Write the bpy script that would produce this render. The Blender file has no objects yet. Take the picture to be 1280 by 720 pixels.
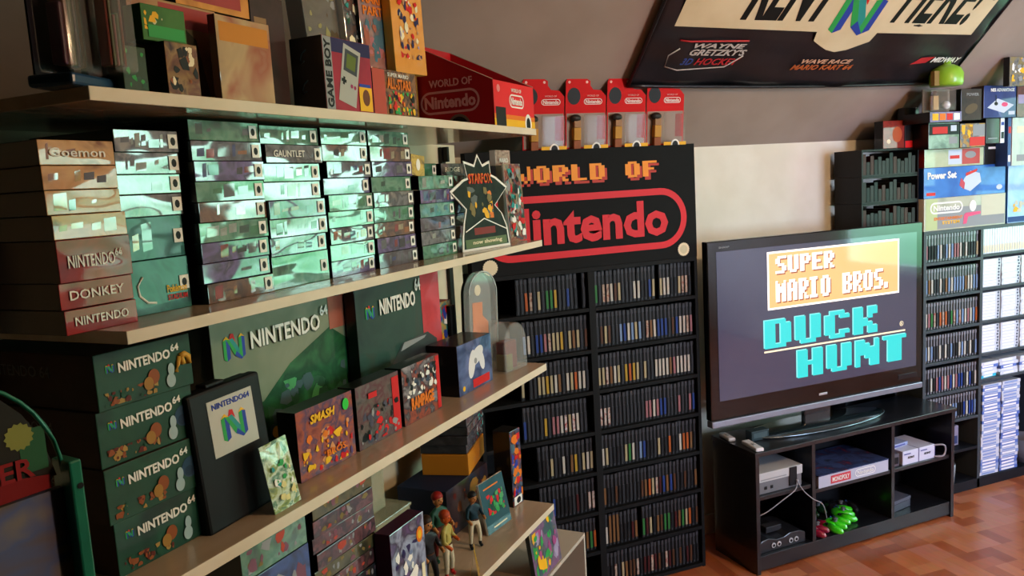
import bpy, bmesh, math, random
from mathutils import Matrix, Vector, Euler
R = random.Random(7)
S = bpy.context.scene
COL = S.collection
rad = math.radians

# ------------------------------------------------------------------ materials
def lin(h):
    if isinstance(h, str):
        c = [int(h[i:i+2], 16) / 255 for i in (0, 2, 4)]
        return tuple((v / 12.92 if v <= .04045 else ((v + .055) / 1.055) ** 2.4) for v in c)
    return tuple(h)
_M = {}
def mat(name, color, rough=.5, metal=0., emit=0., coat=0., alpha=1., trans=0., ior=1.45, coat_rough=.05):
    if name in _M: return _M[name]
    m = bpy.data.materials.new(name); m.use_nodes = True
    b = m.node_tree.nodes['Principled BSDF']
    c = lin(color) + (1,)
    b.inputs['Base Color'].default_value = c
    b.inputs['Roughness'].default_value = rough
    b.inputs['Metallic'].default_value = metal
    if rough >= .4 and not metal: b.inputs['Specular IOR Level'].default_value = .22
    b.inputs['IOR'].default_value = ior
    if emit:
        b.inputs['Emission Color'].default_value = c; b.inputs['Emission Strength'].default_value = emit
    b.inputs['Coat Weight'].default_value = coat; b.inputs['Coat Roughness'].default_value = coat_rough
    b.inputs['Alpha'].default_value = alpha
    b.inputs['Transmission Weight'].default_value = trans
    _M[name] = m
    return m
def nodes(m): return m.node_tree.nodes, m.node_tree.links
def noise_mat(name, c1, c2, scale=8, rough=.5, bump=0., stretch=(1,1,1), detail=4, coat=0., lo=.35, hi=.65):
    if name in _M: return _M[name]
    m = mat(name, c1, rough, coat=coat); n, l = nodes(m); b = n['Principled BSDF']
    tc = n.new('ShaderNodeTexCoord'); mp = n.new('ShaderNodeMapping'); mp.inputs['Scale'].default_value = stretch
    nz = n.new('ShaderNodeTexNoise'); nz.inputs['Scale'].default_value = scale; nz.inputs['Detail'].default_value = detail
    cr = n.new('ShaderNodeValToRGB'); cr.color_ramp.elements[0].color = lin(c1)+(1,); cr.color_ramp.elements[1].color = lin(c2)+(1,)
    cr.color_ramp.elements[0].position = lo; cr.color_ramp.elements[1].position = hi
    l.new(tc.outputs['Object'], mp.inputs[0]); l.new(mp.outputs[0], nz.inputs[0]); l.new(nz.outputs[0], cr.inputs[0]); l.new(cr.outputs[0], b.inputs['Base Color'])
    if bump:
        bp = n.new('ShaderNodeBump'); bp.inputs['Strength'].default_value = bump; bp.inputs['Distance'].default_value = .004
        l.new(nz.outputs[0], bp.inputs['Height']); l.new(bp.outputs[0], b.inputs['Normal'])
    return m
def art(name, pal, scale=22, stretch=(1,1,1), wrap=.0, coat=1., detail=3, coat_ior=1.5):
    """printed card under shrink-wrap: blotchy print from a palette, wavy glossy film as the coat"""
    if name in _M: return _M[name]
    m = mat(name, pal[0], .55, coat=coat*.8, coat_rough=.04); n, l = nodes(m); b = n['Principled BSDF']
    b.inputs['Coat IOR'].default_value = coat_ior
    tc = n.new('ShaderNodeTexCoord'); oi = n.new('ShaderNodeObjectInfo'); mp = n.new('ShaderNodeMapping'); mp.inputs['Scale'].default_value = stretch
    ml = n.new('ShaderNodeMath'); ml.operation = 'MULTIPLY'; ml.inputs[1].default_value = 37
    nz = n.new('ShaderNodeTexNoise'); nz.noise_dimensions = '4D'; nz.inputs['Scale'].default_value = scale; nz.inputs['Detail'].default_value = detail
    nz.inputs['Distortion'].default_value = .8
    l.new(oi.outputs['Random'], ml.inputs[0]); l.new(ml.outputs[0], nz.inputs['W'])
    l.new(tc.outputs['Object'], mp.inputs[0]); l.new(mp.outputs[0], nz.inputs[0])
    cr = n.new('ShaderNodeValToRGB'); e = cr.color_ramp.elements
    while len(e) < len(pal): e.new(.5)
    for i, c in enumerate(pal):
        e[i].position = .30 + .40 * i / max(1, len(pal) - 1)
    for i, c in enumerate(pal): e[i].color = lin(c) + (1,)
    l.new(nz.outputs[0], cr.inputs[0]); l.new(cr.outputs[0], b.inputs['Base Color'])
    if wrap:
        w = n.new('ShaderNodeTexNoise'); w.noise_dimensions = '4D'; w.inputs['Scale'].default_value = 6; w.inputs['Detail'].default_value = .6
        w.inputs['Distortion'].default_value = .5
        mp2 = n.new('ShaderNodeMapping'); mp2.inputs['Scale'].default_value = (1, 1, 2.6)
        l.new(tc.outputs['Object'], mp2.inputs[0]); l.new(mp2.outputs[0], w.inputs[0]); l.new(ml.outputs[0], w.inputs['W'])
        bp = n.new('ShaderNodeBump'); bp.inputs['Strength'].default_value = wrap*.8; bp.inputs['Distance'].default_value = .010
        l.new(w.outputs[0], bp.inputs['Height']); l.new(bp.outputs[0], b.inputs['Coat Normal'])
    return m

# ------------------------------------------------------------------ mesh builder
class MB:
    def __init__(s): s.v = []; s.f = []; s.m = []; s.mats = []; s.sm = []
    def mi(s, m):
        if m not in s.mats: s.mats.append(m)
        return s.mats.index(m)
    def add(s, vs, fs, m, smooth=False):
        o = len(s.v); s.v += [tuple(p) for p in vs]; k = s.mi(m)
        for f in fs: s.f.append([o + i for i in f]); s.m.append(k); s.sm.append(smooth)
        return s
    def box(s, x0, x1, y0, y1, z0, z1, m, mf=None, M=None):
        vs = [(x, y, z) for z in (z0, z1) for y in (y0, y1) for x in (x0, x1)]
        if M is not None: vs = [M @ Vector(p) for p in vs]
        s.add(vs, [(0,2,3,1),(4,5,7,6),(2,6,7,3),(0,4,6,2),(1,3,7,5)], m)
        s.add(vs, [(0,1,5,4)], mf or m)       # front face (towards -y)
        return s
    def poly(s, pts, y, m):                    # flat print in the xz plane facing -y
        s.add([(p[0], y, p[1]) for p in pts], [list(range(len(pts)))], m); return s
    def disc(s, x, z, rx, rz, y, m, n=20, rot=0, clip=None):
        pts = []
        for i in range(n):
            a = 2*math.pi*i/n; u = rx*math.cos(a); w = rz*math.sin(a)
            px, pz = x+u*math.cos(rot)-w*math.sin(rot), z+u*math.sin(rot)+w*math.cos(rot)
            if clip: px = min(max(px, clip[0]), clip[1]); pz = min(max(pz, clip[2]), clip[3])
            pts.append((px, pz))
        return s.poly(pts, y, m)
    def rect(s, x0, x1, z0, z1, y, m): return s.poly([(x0,z0),(x1,z0),(x1,z1),(x0,z1)], y, m)
    def prism(s, pts, y0, y1, m, mf=None):     # outline in xz, extruded along y
        n = len(pts); vs = [(p[0], y0, p[1]) for p in pts] + [(p[0], y1, p[1]) for p in pts]
        s.add(vs, [list(range(n, 2*n))[::-1]] + [(i, i+n, (i+1) % n + n, (i+1) % n) for i in range(n)], m)
        s.add(vs, [list(range(n))], mf or m); return s
    def tube(s, pts, r, m, n=8, cap=True, smooth=True):
        P = [Vector(p) for p in pts]; rs = r if isinstance(r, (list, tuple)) else [r]*len(P); vs = []; up = Vector((0,0,1))
        for i, p in enumerate(P):
            t = (P[min(i+1, len(P)-1)] - P[max(i-1, 0)]).normalized()
            a = t.cross(up) if abs(t.dot(up)) < .95 else t.cross(Vector((0,1,0)))
            a.normalize(); b = a.cross(t)
            vs += [p + (a*math.cos(2*math.pi*k/n) + b*math.sin(2*math.pi*k/n))*rs[i] for k in range(n)]
        fs = [(i*n+k, i*n+(k+1) % n, (i+1)*n+(k+1) % n, (i+1)*n+k) for i in range(len(P)-1) for k in range(n)]
        if cap: fs += [list(range(n))[::-1], list(range((len(P)-1)*n, len(P)*n))]
        return s.add(vs, fs, m, smooth)
    def ball(s, c, r, m, n=14, k=10):
        rx, ry, rz = r if isinstance(r, (list, tuple)) else (r, r, r)
        vs = [(c[0]+rx*math.sin(math.pi*j/k)*math.cos(2*math.pi*i/n), c[1]+ry*math.sin(math.pi*j/k)*math.sin(2*math.pi*i/n), c[2]-rz*math.cos(math.pi*j/k)) for j in range(k+1) for i in range(n)]
        fs = [(j*n+i, j*n+(i+1) % n, (j+1)*n+(i+1) % n, (j+1)*n+i) for j in range(k) for i in range(n)]
        return s.add(vs, fs, m, True)
    def lathe(s, prof, m, c=(0,0,0), n=20, smooth=True):
        vs = [(c[0]+r*math.cos(2*math.pi*i/n), c[1]+r*math.sin(2*math.pi*i/n), c[2]+z) for r, z in prof for i in range(n)]
        fs = [(j*n+i, j*n+(i+1) % n, (j+1)*n+(i+1) % n, (j+1)*n+i) for j in range(len(prof)-1) for i in range(n)]
        return s.add(vs, fs, m, smooth)
    def mesh(s, name, weld=True):
        me = bpy.data.meshes.new(name); me.from_pydata(s.v, [], s.f)
        for m in s.mats: me.materials.append(m)
        me.polygons.foreach_set('material_index', s.m); me.polygons.foreach_set('use_smooth', s.sm)
        bm = bmesh.new(); bm.from_mesh(me)
        if weld: bmesh.ops.remove_doubles(bm, verts=bm.verts, dist=1e-6)
        bm.to_mesh(me); bm.free(); me.update()
        return me
    def build(s, name, parent=None, bevel=0., weld=True):
        o = bpy.data.objects.new(name, s.mesh(name, weld)); COL.objects.link(o)
        if parent: o.parent = parent
        if bevel:
            md = o.modifiers.new('edge', 'BEVEL'); md.width = bevel; md.segments = 2; md.limit_method = 'ANGLE'; md.angle_limit = rad(50)
        return o
def tag(o, label=None, cat=None, group=None, kind=None):
    if label: o['label'] = label
    if cat: o['category'] = cat
    if group: o['group'] = group
    if kind: o['kind'] = kind
    return o
def empty(name, loc=(0,0,0), rz=0, rx=0, ry=0):
    o = bpy.data.objects.new(name, None); COL.objects.link(o); o.location = loc; o.rotation_euler = (rx, ry, rz); o.empty_display_size = .02
    return o
def put(o, loc, rz=0, rx=0, ry=0): o.location = loc; o.rotation_euler = (rx, ry, rz); return o
def part(name, me, parent, loc=(0,0,0), rot=(0,0,0)):
    o = bpy.data.objects.new(name, me); COL.objects.link(o); o.parent = parent; o.location = loc; o.rotation_euler = rot; return o

# ------------------------------------------------------------------ lettering
def film(c, k): return art('film_'+k, [c, tuple(v*.6 for v in lin(c)), c], 30, wrap=.6, coat=1.25, coat_ior=1.75)
_T = {}
def text_mesh(s, bold=0., shear=0., depth=.02):
    k = (s, bold, shear)
    if k in _T: return _T[k]
    cu = bpy.data.curves.new('lettering', 'FONT'); cu.body = s; cu.offset = bold; cu.shear = shear; cu.resolution_u = 2; cu.extrude = depth
    cu.size = 1
    o = bpy.data.objects.new('lettering', cu); COL.objects.link(o)
    dg = bpy.context.evaluated_depsgraph_get(); dg.update()
    me = bpy.data.meshes.new_from_object(o.evaluated_get(dg)); bpy.data.objects.remove(o)
    vs = [v.co.copy() for v in me.vertices]; fs = [list(p.vertices) for p in me.polygons]
    x0 = min(v.x for v in vs); x1 = max(v.x for v in vs); y0 = min(v.y for v in vs); y1 = max(v.y for v in vs)
    _T[k] = ([((v.x-x0)/(x1-x0), (v.y-y0)/(y1-y0), v.z/depth) for v in vs], fs)
    return _T[k]
def text_into(mb, s, x0, x1, z0, z1, y, m, bold=0., shear=0., th=.0003, rot=0):
    vs, fs = text_mesh(s, bold, shear)
    cx, cz = (x0+x1)/2, (z0+z1)/2; out = []
    for a, b, c in vs:
        px, pz = x0+a*(x1-x0)-cx, z0+b*(z1-z0)-cz
        out.append((cx+px*math.cos(rot)-pz*math.sin(rot), y-c*th, cz+px*math.sin(rot)+pz*math.cos(rot)))
    return mb.add(out, fs, m)
def text(parent, name, s, x0, x1, z0, z1, y, m, **k):
    mb = MB(); text_into(mb, s, x0, x1, z0, z1, y, m, **k); return mb.build(name, parent, weld=False)
GL = {'W':('10001','10001','10001','10101','10101','10101','01010'),'O':('01110','11011','11011','11011','11011','11011','01110'),
 'R':('11110','11011','11011','11110','11100','11010','11011'),'L':('11000','11000','11000','11000','11000','11000','11111'),
 'D':('11110','11011','11011','11011','11011','11011','11110'),'F':('11111','11000','11000','11110','11000','11000','11000'),
 'S':('01111','11000','11000','01110','00011','00011','11110'),'U':('11011','11011','11011','11011','11011','11011','01110'),
 'P':('11110','11011','11011','11110','11000','11000','11000'),'E':('11111','11000','11000','11110','11000','11000','11111'),
 'M':('10001','11011','11111','11111','11011','11011','11011'),'A':('01110','11011','11011','11111','11011','11011','11011'),
 'I':('11110','01100','01100','01100','01100','01100','11110'),'B':('11110','11011','11011','11110','11011','11011','11110'),
 '.':('00000','00000','00000','00000','00000','11000','11000'),'C':('01110','11011','11000','11000','11000','11011','01110'),
 'K':('11011','11011','11010','11100','11110','11011','11011'),'H':('11011','11011','11011','11111','11011','11011','11011'),
 'N':('11001','11101','11111','11111','10111','10011','10011'),'T':('11111','01110','01110','01110','01110','01110','01110'),' ':('00000',)*7}
def pixel_text(mb, s, x0, x1, z0, z1, y, m, th=.001, gap=.7):
    W = len(s)*5+(len(s)-1)*gap; ux = (x1-x0)/W; uz = (z1-z0)/7
    for i, ch in enumerate(s):
        g = GL[ch]
        for r in range(7):
            c = 0
            while c < 5:
                if g[r][c] == '1':
                    e = c
                    while e < 5 and g[r][e] == '1': e += 1
                    a = x0+(i*(5+gap)+c)*ux; b = x0+(i*(5+gap)+e)*ux
                    mb.box(a, b, y-th, y, z1-(r+1)*uz, z1-r*uz+.00005, m); c = e
                else: c += 1
def stadium(mb, x0, x1, z0, z1, t, y, m, n=12):
    """outline ring of a rounded oval badge"""
    def ring(x0, x1, z0, z1):
        r = (z1-z0)/2; cz = (z0+z1)/2; p = []
        for i in range(n+1): a = -math.pi/2+math.pi*i/n; p.append((x1-r+r*math.cos(a), cz+r*math.sin(a)))
        for i in range(n+1): a = math.pi/2+math.pi*i/n; p.append((x0+r+r*math.cos(a), cz+r*math.sin(a)))
        return p
    a, b = ring(x0, x1, z0, z1), ring(x0+t, x1-t, z0+t, z1-t); k = len(a)
    mb.add([(p[0], y, p[1]) for p in a+b], [(i, (i+1) % k, (i+1) % k+k, i+k) for i in range(k)], m)

WHITE = mat('printed_white', 'e8e6e0', .5); BLACK = mat('printed_black', '101012', .5); RED = mat('printed_red', 'c81d20', .5)
YEL = mat('printed_yellow', 'e8b020', .5); GRN = mat('printed_green', '2f9a4c', .5); BLU = mat('printed_blue', '2a3f9c', .5); ORG = mat('printed_orange', 'dd7420', .5)
CREAM = mat('printed_cream', 'e6d9b8', .5); GREY = mat('printed_grey', '8d8f92', .5); TEAL = mat('printed_teal', '2b8c8a', .5); DKG = mat('printed_dark_green', '1d4a35', .5)
def n64_logo(mb, cx, cz, w, y):
    """solid letter N emblem in green and blue with red and yellow tops"""
    h = w; x0 = cx-w/2; z0 = cz-h/2
    def q(pts, m, k=0): mb.poly([(x0+a*w, z0+b*h) for a, b in pts], y-.0001*k, m)
    q([(0,.16),(.14,.08),(.14,.84),(0,.80)], GRN); q([(.14,.08),(.30,.16),(.30,.80),(.14,.84)], BLU)
    q([(.72,.16),(.86,.08),(.86,.84),(.72,.80)], GRN); q([(.86,.08),(1,.16),(1,.80),(.86,.84)], BLU)
    q([(.14,.84),(.30,.80),(.58,.36),(.50,.22)], GRN, 1); q([(.50,.22),(.58,.36),(.86,.08),(.78,.04)], BLU, 1); q([(.30,.80),(.44,.84),(.72,.42),(.72,.22),(.58,.36)], TEAL, 1)
    q([(0,.80),(.14,.84),(.30,.80),(.15,.94)], YEL, 2); q([(.70,.80),(.86,.84),(1,.80),(.85,.94)], YEL, 2); q([(.28,.80),(.44,.84),(.56,.70),(.50,.98),(.36,1.0)], RED, 2)
def blobs(mb, rnd, x0, x1, z0, z1, y, mats, n=10, size=.3, dy=.00006):
    w, h = x1-x0, z1-z0
    n = int(n*2.2)
    for i in range(n):
        cx, cz = x0+w*rnd.random(), z0+h*rnd.random(); r = size*min(w, h)*(.15+rnd.random()*.6); k = rnd.randint(5, 9); o_ = rnd.random()*6; sx = .5+rnd.random()*.9
        pts = [(min(max(cx+r*sx*(.45+.6*rnd.random())*math.cos(o_+2*math.pi*j/k), x0), x1), min(max(cz+r*(.5+.6*rnd.random())*math.sin(o_+2*math.pi*j/k), z0), z1)) for j in range(k)]
        mb.poly(pts, y-dy*.6*i, rnd.choice(mats))

# ------------------------------------------------------------------ the diagonal shelving's own axes
AH = rad(46.9); AX = Vector((math.sin(AH), math.cos(AH), 0)); NX = Vector((math.cos(AH), -math.sin(AH), 0)); RZ = math.pi/2-AH
def D(s, c, z): p = AX*s-NX*c; return (p.x, p.y, z)     # s runs along the shelf front, c away from the room

# ------------------------------------------------------------------ camera
cam = bpy.data.cameras.new('camera'); co = bpy.data.objects.new('camera', cam); COL.objects.link(co)
P_, Ro, Hh = rad(7.3), rad(3.35), rad(21.4)
F = Vector((math.sin(Hh)*math.cos(P_), math.cos(Hh)*math.cos(P_), -math.sin(P_)))
r0 = Vector((math.cos(Hh), -math.sin(Hh), 0)); u0 = r0.cross(F)
Rt = r0*math.cos(Ro)-u0*math.sin(Ro); Up = u0*math.cos(Ro)+r0*math.sin(Ro)
Mx = Matrix.Identity(4)
for i in range(3): Mx[i][0] = Rt[i]; Mx[i][1] = Up[i]; Mx[i][2] = -F[i]
Mx[2][3] = 1.6; co.matrix_world = Mx
cam.sensor_width = 36; cam.lens = 1000*36/1280; cam.clip_start = .02
S.camera = co

# ------------------------------------------------------------------ room shell
SL = math.tan(rad(43)); WY = 2.89; KZ = 1.715; CZ = 2.62; XR = 4.95; XL = -1.7; YB = -2.4
YC = WY-(CZ-KZ)/SL
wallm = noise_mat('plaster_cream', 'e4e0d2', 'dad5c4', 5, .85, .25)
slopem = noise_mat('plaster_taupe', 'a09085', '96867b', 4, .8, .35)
def parquet():
    m = mat('parquet', 'c07040', .3); n, l = nodes(m); b = n['Principled BSDF']
    tc = n.new('ShaderNodeTexCoord'); mp = n.new('ShaderNodeMapping'); mp.inputs['Rotation'].default_value = (0, 0, rad(3)); l.new(tc.outputs['Object'], mp.inputs[0])
    sep = n.new('ShaderNodeSeparateXYZ'); l.new(mp.outputs[0], sep.inputs[0])
    def mth(op, a, bv=None):
        x = n.new('ShaderNodeMath'); x.operation = op
        for i, v in enumerate((a, bv)):
            if v is None: continue
            if isinstance(v, (int, float)): x.inputs[i].default_value = v
            else: l.new(v, x.inputs[i])
        return x.outputs[0]
    T = .125
    cx = mth('FLOOR', mth('DIVIDE', sep.outputs[0], T)); cy = mth('FLOOR', mth('DIVIDE', sep.outputs[1], T))
    par = mth('FLOORED_MODULO', mth('ADD', cx, cy), 2)
    fx = mth('FLOOR', mth('DIVIDE', sep.outputs[0], T/2.0)); fy = mth('FLOOR', mth('DIVIDE', sep.outputs[1], T/2.0))
    mix = n.new('ShaderNodeMix'); mix.data_type = 'FLOAT'; l.new(par, mix.inputs[0]); l.new(fx, mix.inputs[2]); l.new(fy, mix.inputs[3])
    cb = n.new('ShaderNodeCombineXYZ'); l.new(cx, cb.inputs[0]); l.new(cy, cb.inputs[1]); l.new(mix.outputs[0], cb.inputs[2])
    wn = n.new('ShaderNodeTexWhiteNoise'); l.new(cb.outputs[0], wn.inputs[0])
    cr = n.new('ShaderNodeValToRGB'); e = cr.color_ramp.elements; e.new(.5); e.new(.8)
    for i, (p, c) in enumerate(((0, '9c5030'), (.4, 'b8663c'), (.75, 'c87c50'), (1, 'c07862'))): e[i].position = p; e[i].color = lin(c)+(1,)
    l.new(wn.outputs[0], cr.inputs[0])
    nz = n.new('ShaderNodeTexNoise'); nz.inputs['Scale'].default_value = 60; mp3 = n.new('ShaderNodeMapping'); mp3.inputs['Scale'].default_value = (1, .2, 1)
    l.new(tc.outputs['Object'], mp3.inputs[0]); l.new(mp3.outputs[0], nz.inputs[0])
    mx = n.new('ShaderNodeMix'); mx.data_type = 'RGBA'; mx.blend_type = 'MULTIPLY'; mx.inputs[0].default_value = .35
    l.new(cr.outputs[0], mx.inputs[6]); l.new(nz.outputs[1], mx.inputs[7]); l.new(mx.outputs[2], b.inputs['Base Color'])
    b.inputs['Roughness'].default_value = .28
    return m
floorm = parquet()
def st(name, mb, **k): o = mb.build(name, **k); o['kind'] = 'structure'; return o
st('floor', MB().box(XL, XR, YB, WY+.1, -.05, 0, floorm))
st('light_block_wall', MB().box(.76, .86, YB, .47, 0, CZ, slopem))  # stub wall added unseen beside the camera, blocks window light from left shelves
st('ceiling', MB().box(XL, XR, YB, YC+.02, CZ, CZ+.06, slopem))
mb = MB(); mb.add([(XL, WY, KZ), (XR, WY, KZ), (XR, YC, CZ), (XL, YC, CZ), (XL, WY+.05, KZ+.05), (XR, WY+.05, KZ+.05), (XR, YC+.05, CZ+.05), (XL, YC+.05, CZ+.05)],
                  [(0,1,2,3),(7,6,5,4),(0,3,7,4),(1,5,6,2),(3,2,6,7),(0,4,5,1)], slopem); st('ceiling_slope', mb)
st('wall_back', MB().box(XL, XR, WY, WY+.1, 0, KZ+.05, wallm))
st('wall_left', MB().box(XL-.1, XL, YB, WY+.1, 0, CZ, noise_mat('wall_shade_brown', '2c231d', '3a2e26', 3, .6, stretch=(1, 6, .5))))  # dark brown colour stands in for the unlit left corner
FWX0, FWX1, FZ0, FZ1 = 3.25, 4.85, .55, 2.30
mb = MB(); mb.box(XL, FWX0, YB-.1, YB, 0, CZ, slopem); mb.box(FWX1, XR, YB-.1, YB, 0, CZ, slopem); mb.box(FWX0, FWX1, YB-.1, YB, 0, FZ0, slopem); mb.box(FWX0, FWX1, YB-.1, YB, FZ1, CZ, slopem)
st('wall_front', mb)
st('baseboard_back', MB().box(1.84, XR, WY-.012, WY, 0, .09, mat('baseboard_white', 'd8d6d0', .5)), bevel=.003)
# gable wall on the window side with two sash windows
WIN = [(.10, 1.15), (1.35, 2.40)]; WZ0, WZ1 = .78, 2.02
mb = MB(); ys = [YB, WIN[0][0], WIN[0][1], WIN[1][0], WIN[1][1], WY+.1]
for i in range(5):
    if i in (1, 3): mb.box(XR, XR+.12, ys[i], ys[i+1], 0, WZ0, wallm); mb.box(XR, XR+.12, ys[i], ys[i+1], WZ1, CZ+.06, wallm)
    else: mb.box(XR, XR+.12, ys[i], ys[i+1], 0, CZ+.06, wallm)
st('wall_right', mb)
framem = mat('window_frame_white', 'e4e2dc', .4); glassm = mat('window_glass', 'ffffff', 0)
n_, l_ = nodes(glassm); t_ = n_.new('ShaderNodeBsdfTransparent'); g_ = n_.new('ShaderNodeBsdfGlossy'); g_.inputs['Roughness'].default_value = .02; fz_ = n_.new('ShaderNodeFresnel'); fz_.inputs[0].default_value = 1.3; x_ = n_.new('ShaderNodeMixShader')
l_.new(fz_.outputs[0], x_.inputs[0]); l_.new(t_.outputs[0], x_.inputs[1]); l_.new(g_.outputs[0], x_.inputs[2]); l_.new(x_.outputs[0], n_['Material Output'].inputs[0])
for k, (a, b) in enumerate(WIN):
    fr = MB(); t = .045; zm = (WZ0+WZ1)/2
    for x in ((a, a+t), (b-t, b)): fr.box(XR+.02, XR+.08, x[0], x[1], WZ0, WZ1, framem)
    for z in ((WZ0, WZ0+t), (WZ1-t, WZ1), (zm-.02, zm+.02)): fr.box(XR+.02, XR+.08, a+t, b-t, z[0], z[1], framem)
    w = st('window_%d' % (k+1), fr)
    MB().box(XR-.05, XR+.02, a-.04, b+.04, WZ0-.03, WZ0, framem).build('window_sill', w, bevel=.004)
    MB().box(XR+.045, XR+.05, a+t, b-t, WZ0+t, zm-.02, glassm).build('window_pane', w)
    MB().box(XR+.045, XR+.05, a+t, b-t, zm+.02, WZ1-t, glassm).build('window_pane', w)

fr = MB(); t = .05; xm = (FWX0+FWX1)/2
for x in ((FWX0, FWX0+t), (FWX1-t, FWX1), (xm-.025, xm+.025)): fr.box(x[0], x[1], YB-.08, YB-.02, FZ0, FZ1, framem)
for z in ((FZ0, FZ0+t), (FZ1-t, FZ1)): fr.box(FWX0+t, FWX1-t, YB-.08, YB-.02, z[0], z[1], framem)
w = st('window_3', fr)  # added unseen window behind the camera, brightens the back wall and bookcases
for a, b in ((FWX0+t, xm-.025), (xm+.025, FWX1-t)): MB().box(a, b, YB-.05, YB-.045, FZ0+t, FZ1-t, glassm).build('window_pane', w)

# diagonal knee wall the shelves are fixed to
st('wall_diagonal', MB().box(.15, 2.40, 0, .05, 0, 1.745, noise_mat('plaster_ivory', 'c9c2aa', 'bdb498', 6, .85, .3))).matrix_world = Matrix.Translation(D(0, 1.33, 0)) @ Matrix.Rotation(RZ, 4, 'Z')

# ------------------------------------------------------------------ pale shelf boards
boardm = noise_mat('maple_laminate', 'b9a690', 'ad9a84', 6, .22, stretch=(.3, 4, 4), coat=.3)
edgem = noise_mat('maple_edge', 'd8ccb8', 'cfc2ab', 8, .45)
ZS = {1: 1.757, 2: 1.437, 3: 1.072, 4: .637}
names = {1: 'top', 2: 'second', 3: 'third', 4: 'lowest'}
for k, z in ZS.items():
    s0 = {1: .717, 2: .729, 3: .62, 4: .62}[k]
    th = .0185 if k != 3 else .021
    mb = MB(); mb.box(s0, 2.152 if k < 3 else 2.135, 0, .405, -th, 0, boardm, edgem)
    o = mb.build('shelf_board', bevel=.0012); put(o, D(0, .92, z), RZ)
    tag(o, {1: 'topmost pale maple shelf board, carrying the red tray and packaged toys', 2: 'pale maple shelf board under the stacked boxed games and star-shaped standee',
            3: 'pale maple shelf board carrying the green console boxes and black case', 4: 'lowest pale maple shelf board, with toy figures and a book'}[k], 'shelf', 'maple wall shelves')
brm = mat('bracket_black', '15110f', .4, .5)
for s in (1.32, 2.30):
    mb = MB(); mb.box(-.012, .012, -.012, 0, .25, 1.735, brm); o = mb.build('shelf_upright'); put(o, D(s, 1.328, 0), RZ)
    tag(o, 'black metal upright screwed to the ivory wall behind the %s end of the maple shelves' % ('middle' if s < 2 else 'bookcase'), 'shelf upright', 'shelf uprights')
    for z in (1.738, 1.418, 1.049, .617):
        if s > 2.15: MB().box(-.006, .006, -.03, 0, z-.05, z-.002, brm).build('bracket', o)
        else: MB().prism([(0, 0), (.0, 0)], 0, 0, brm) if False else MB().box(-.005, .005, -.30, -.01, z-.022, z-.002, brm).build('bracket', o)

# ------------------------------------------------------------------ boxed games on the second shelf
ORD = ['topmost', 'second', 'third', 'fourth', 'fifth', 'sixth', 'seventh', 'eighth', 'ninth', 'tenth', 'eleventh', 'twelfth', 'thirteenth', 'fourteenth', 'fifteenth', 'sixteenth', 'seventeenth',
       'eighteenth', 'nineteenth', 'twentieth', 'twenty-first', 'twenty-second', 'twenty-third', 'twenty-fourth', 'twenty-fifth', 'twenty-sixth', 'twenty-seventh', 'twenty-eighth']
sideblk_shade = mat('box_side_black_shade', '0b0908', .5, coat=.5); sidebrn = mat('box_side_maroon', '1b0c0c', .5, coat=.4); sidegrn = mat('box_side_green', '14261c', .5, coat=.3)  # near-black side colour includes the shade on the boxes' unlit ends
SP = {
 'tan': art('spine_tan', ['8a5f38', 'b98550', 'c79a66', '7a4a2a'], 18, wrap=.6, coat=.9, coat_ior=1.5),
 'green': art('spine_green', ['1d4a38', '2a6b4e', '5a8a70', '23503e'], 24, wrap=.6, coat=1.25, coat_ior=1.75),
 'dark': art('spine_dark', ['1c1d22', '3a3038', '54505a', '2a2a30'], 26, wrap=.6, coat=1.25, coat_ior=1.75),
 'grey': art('spine_grey', ['4a4c50', '6a6c70', '3a3b40', '85807a'], 26, wrap=.6, coat=1.25, coat_ior=1.75),
 'purple': art('spine_purple', ['3a2c55', '5c4a80', '2a2440', '7a6a90'], 24, wrap=.6, coat=1.25, coat_ior=1.75),
 'teal': art('spine_teal', ['123f42', '1e5a58', '2c6e66', '16383c'], 16, wrap=.4, coat=.8, coat_ior=1.4),
 'red': art('spine_red', ['7c1416', '9e1e1e', '861718', '6a1012'], 12, wrap=.4, coat=.8, coat_ior=1.4),
 'brown': art('spine_brown', ['4a2f22', '6a4630', '382218', '8a6648'], 26, wrap=.6, coat=1.25, coat_ior=1.75),
}
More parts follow.
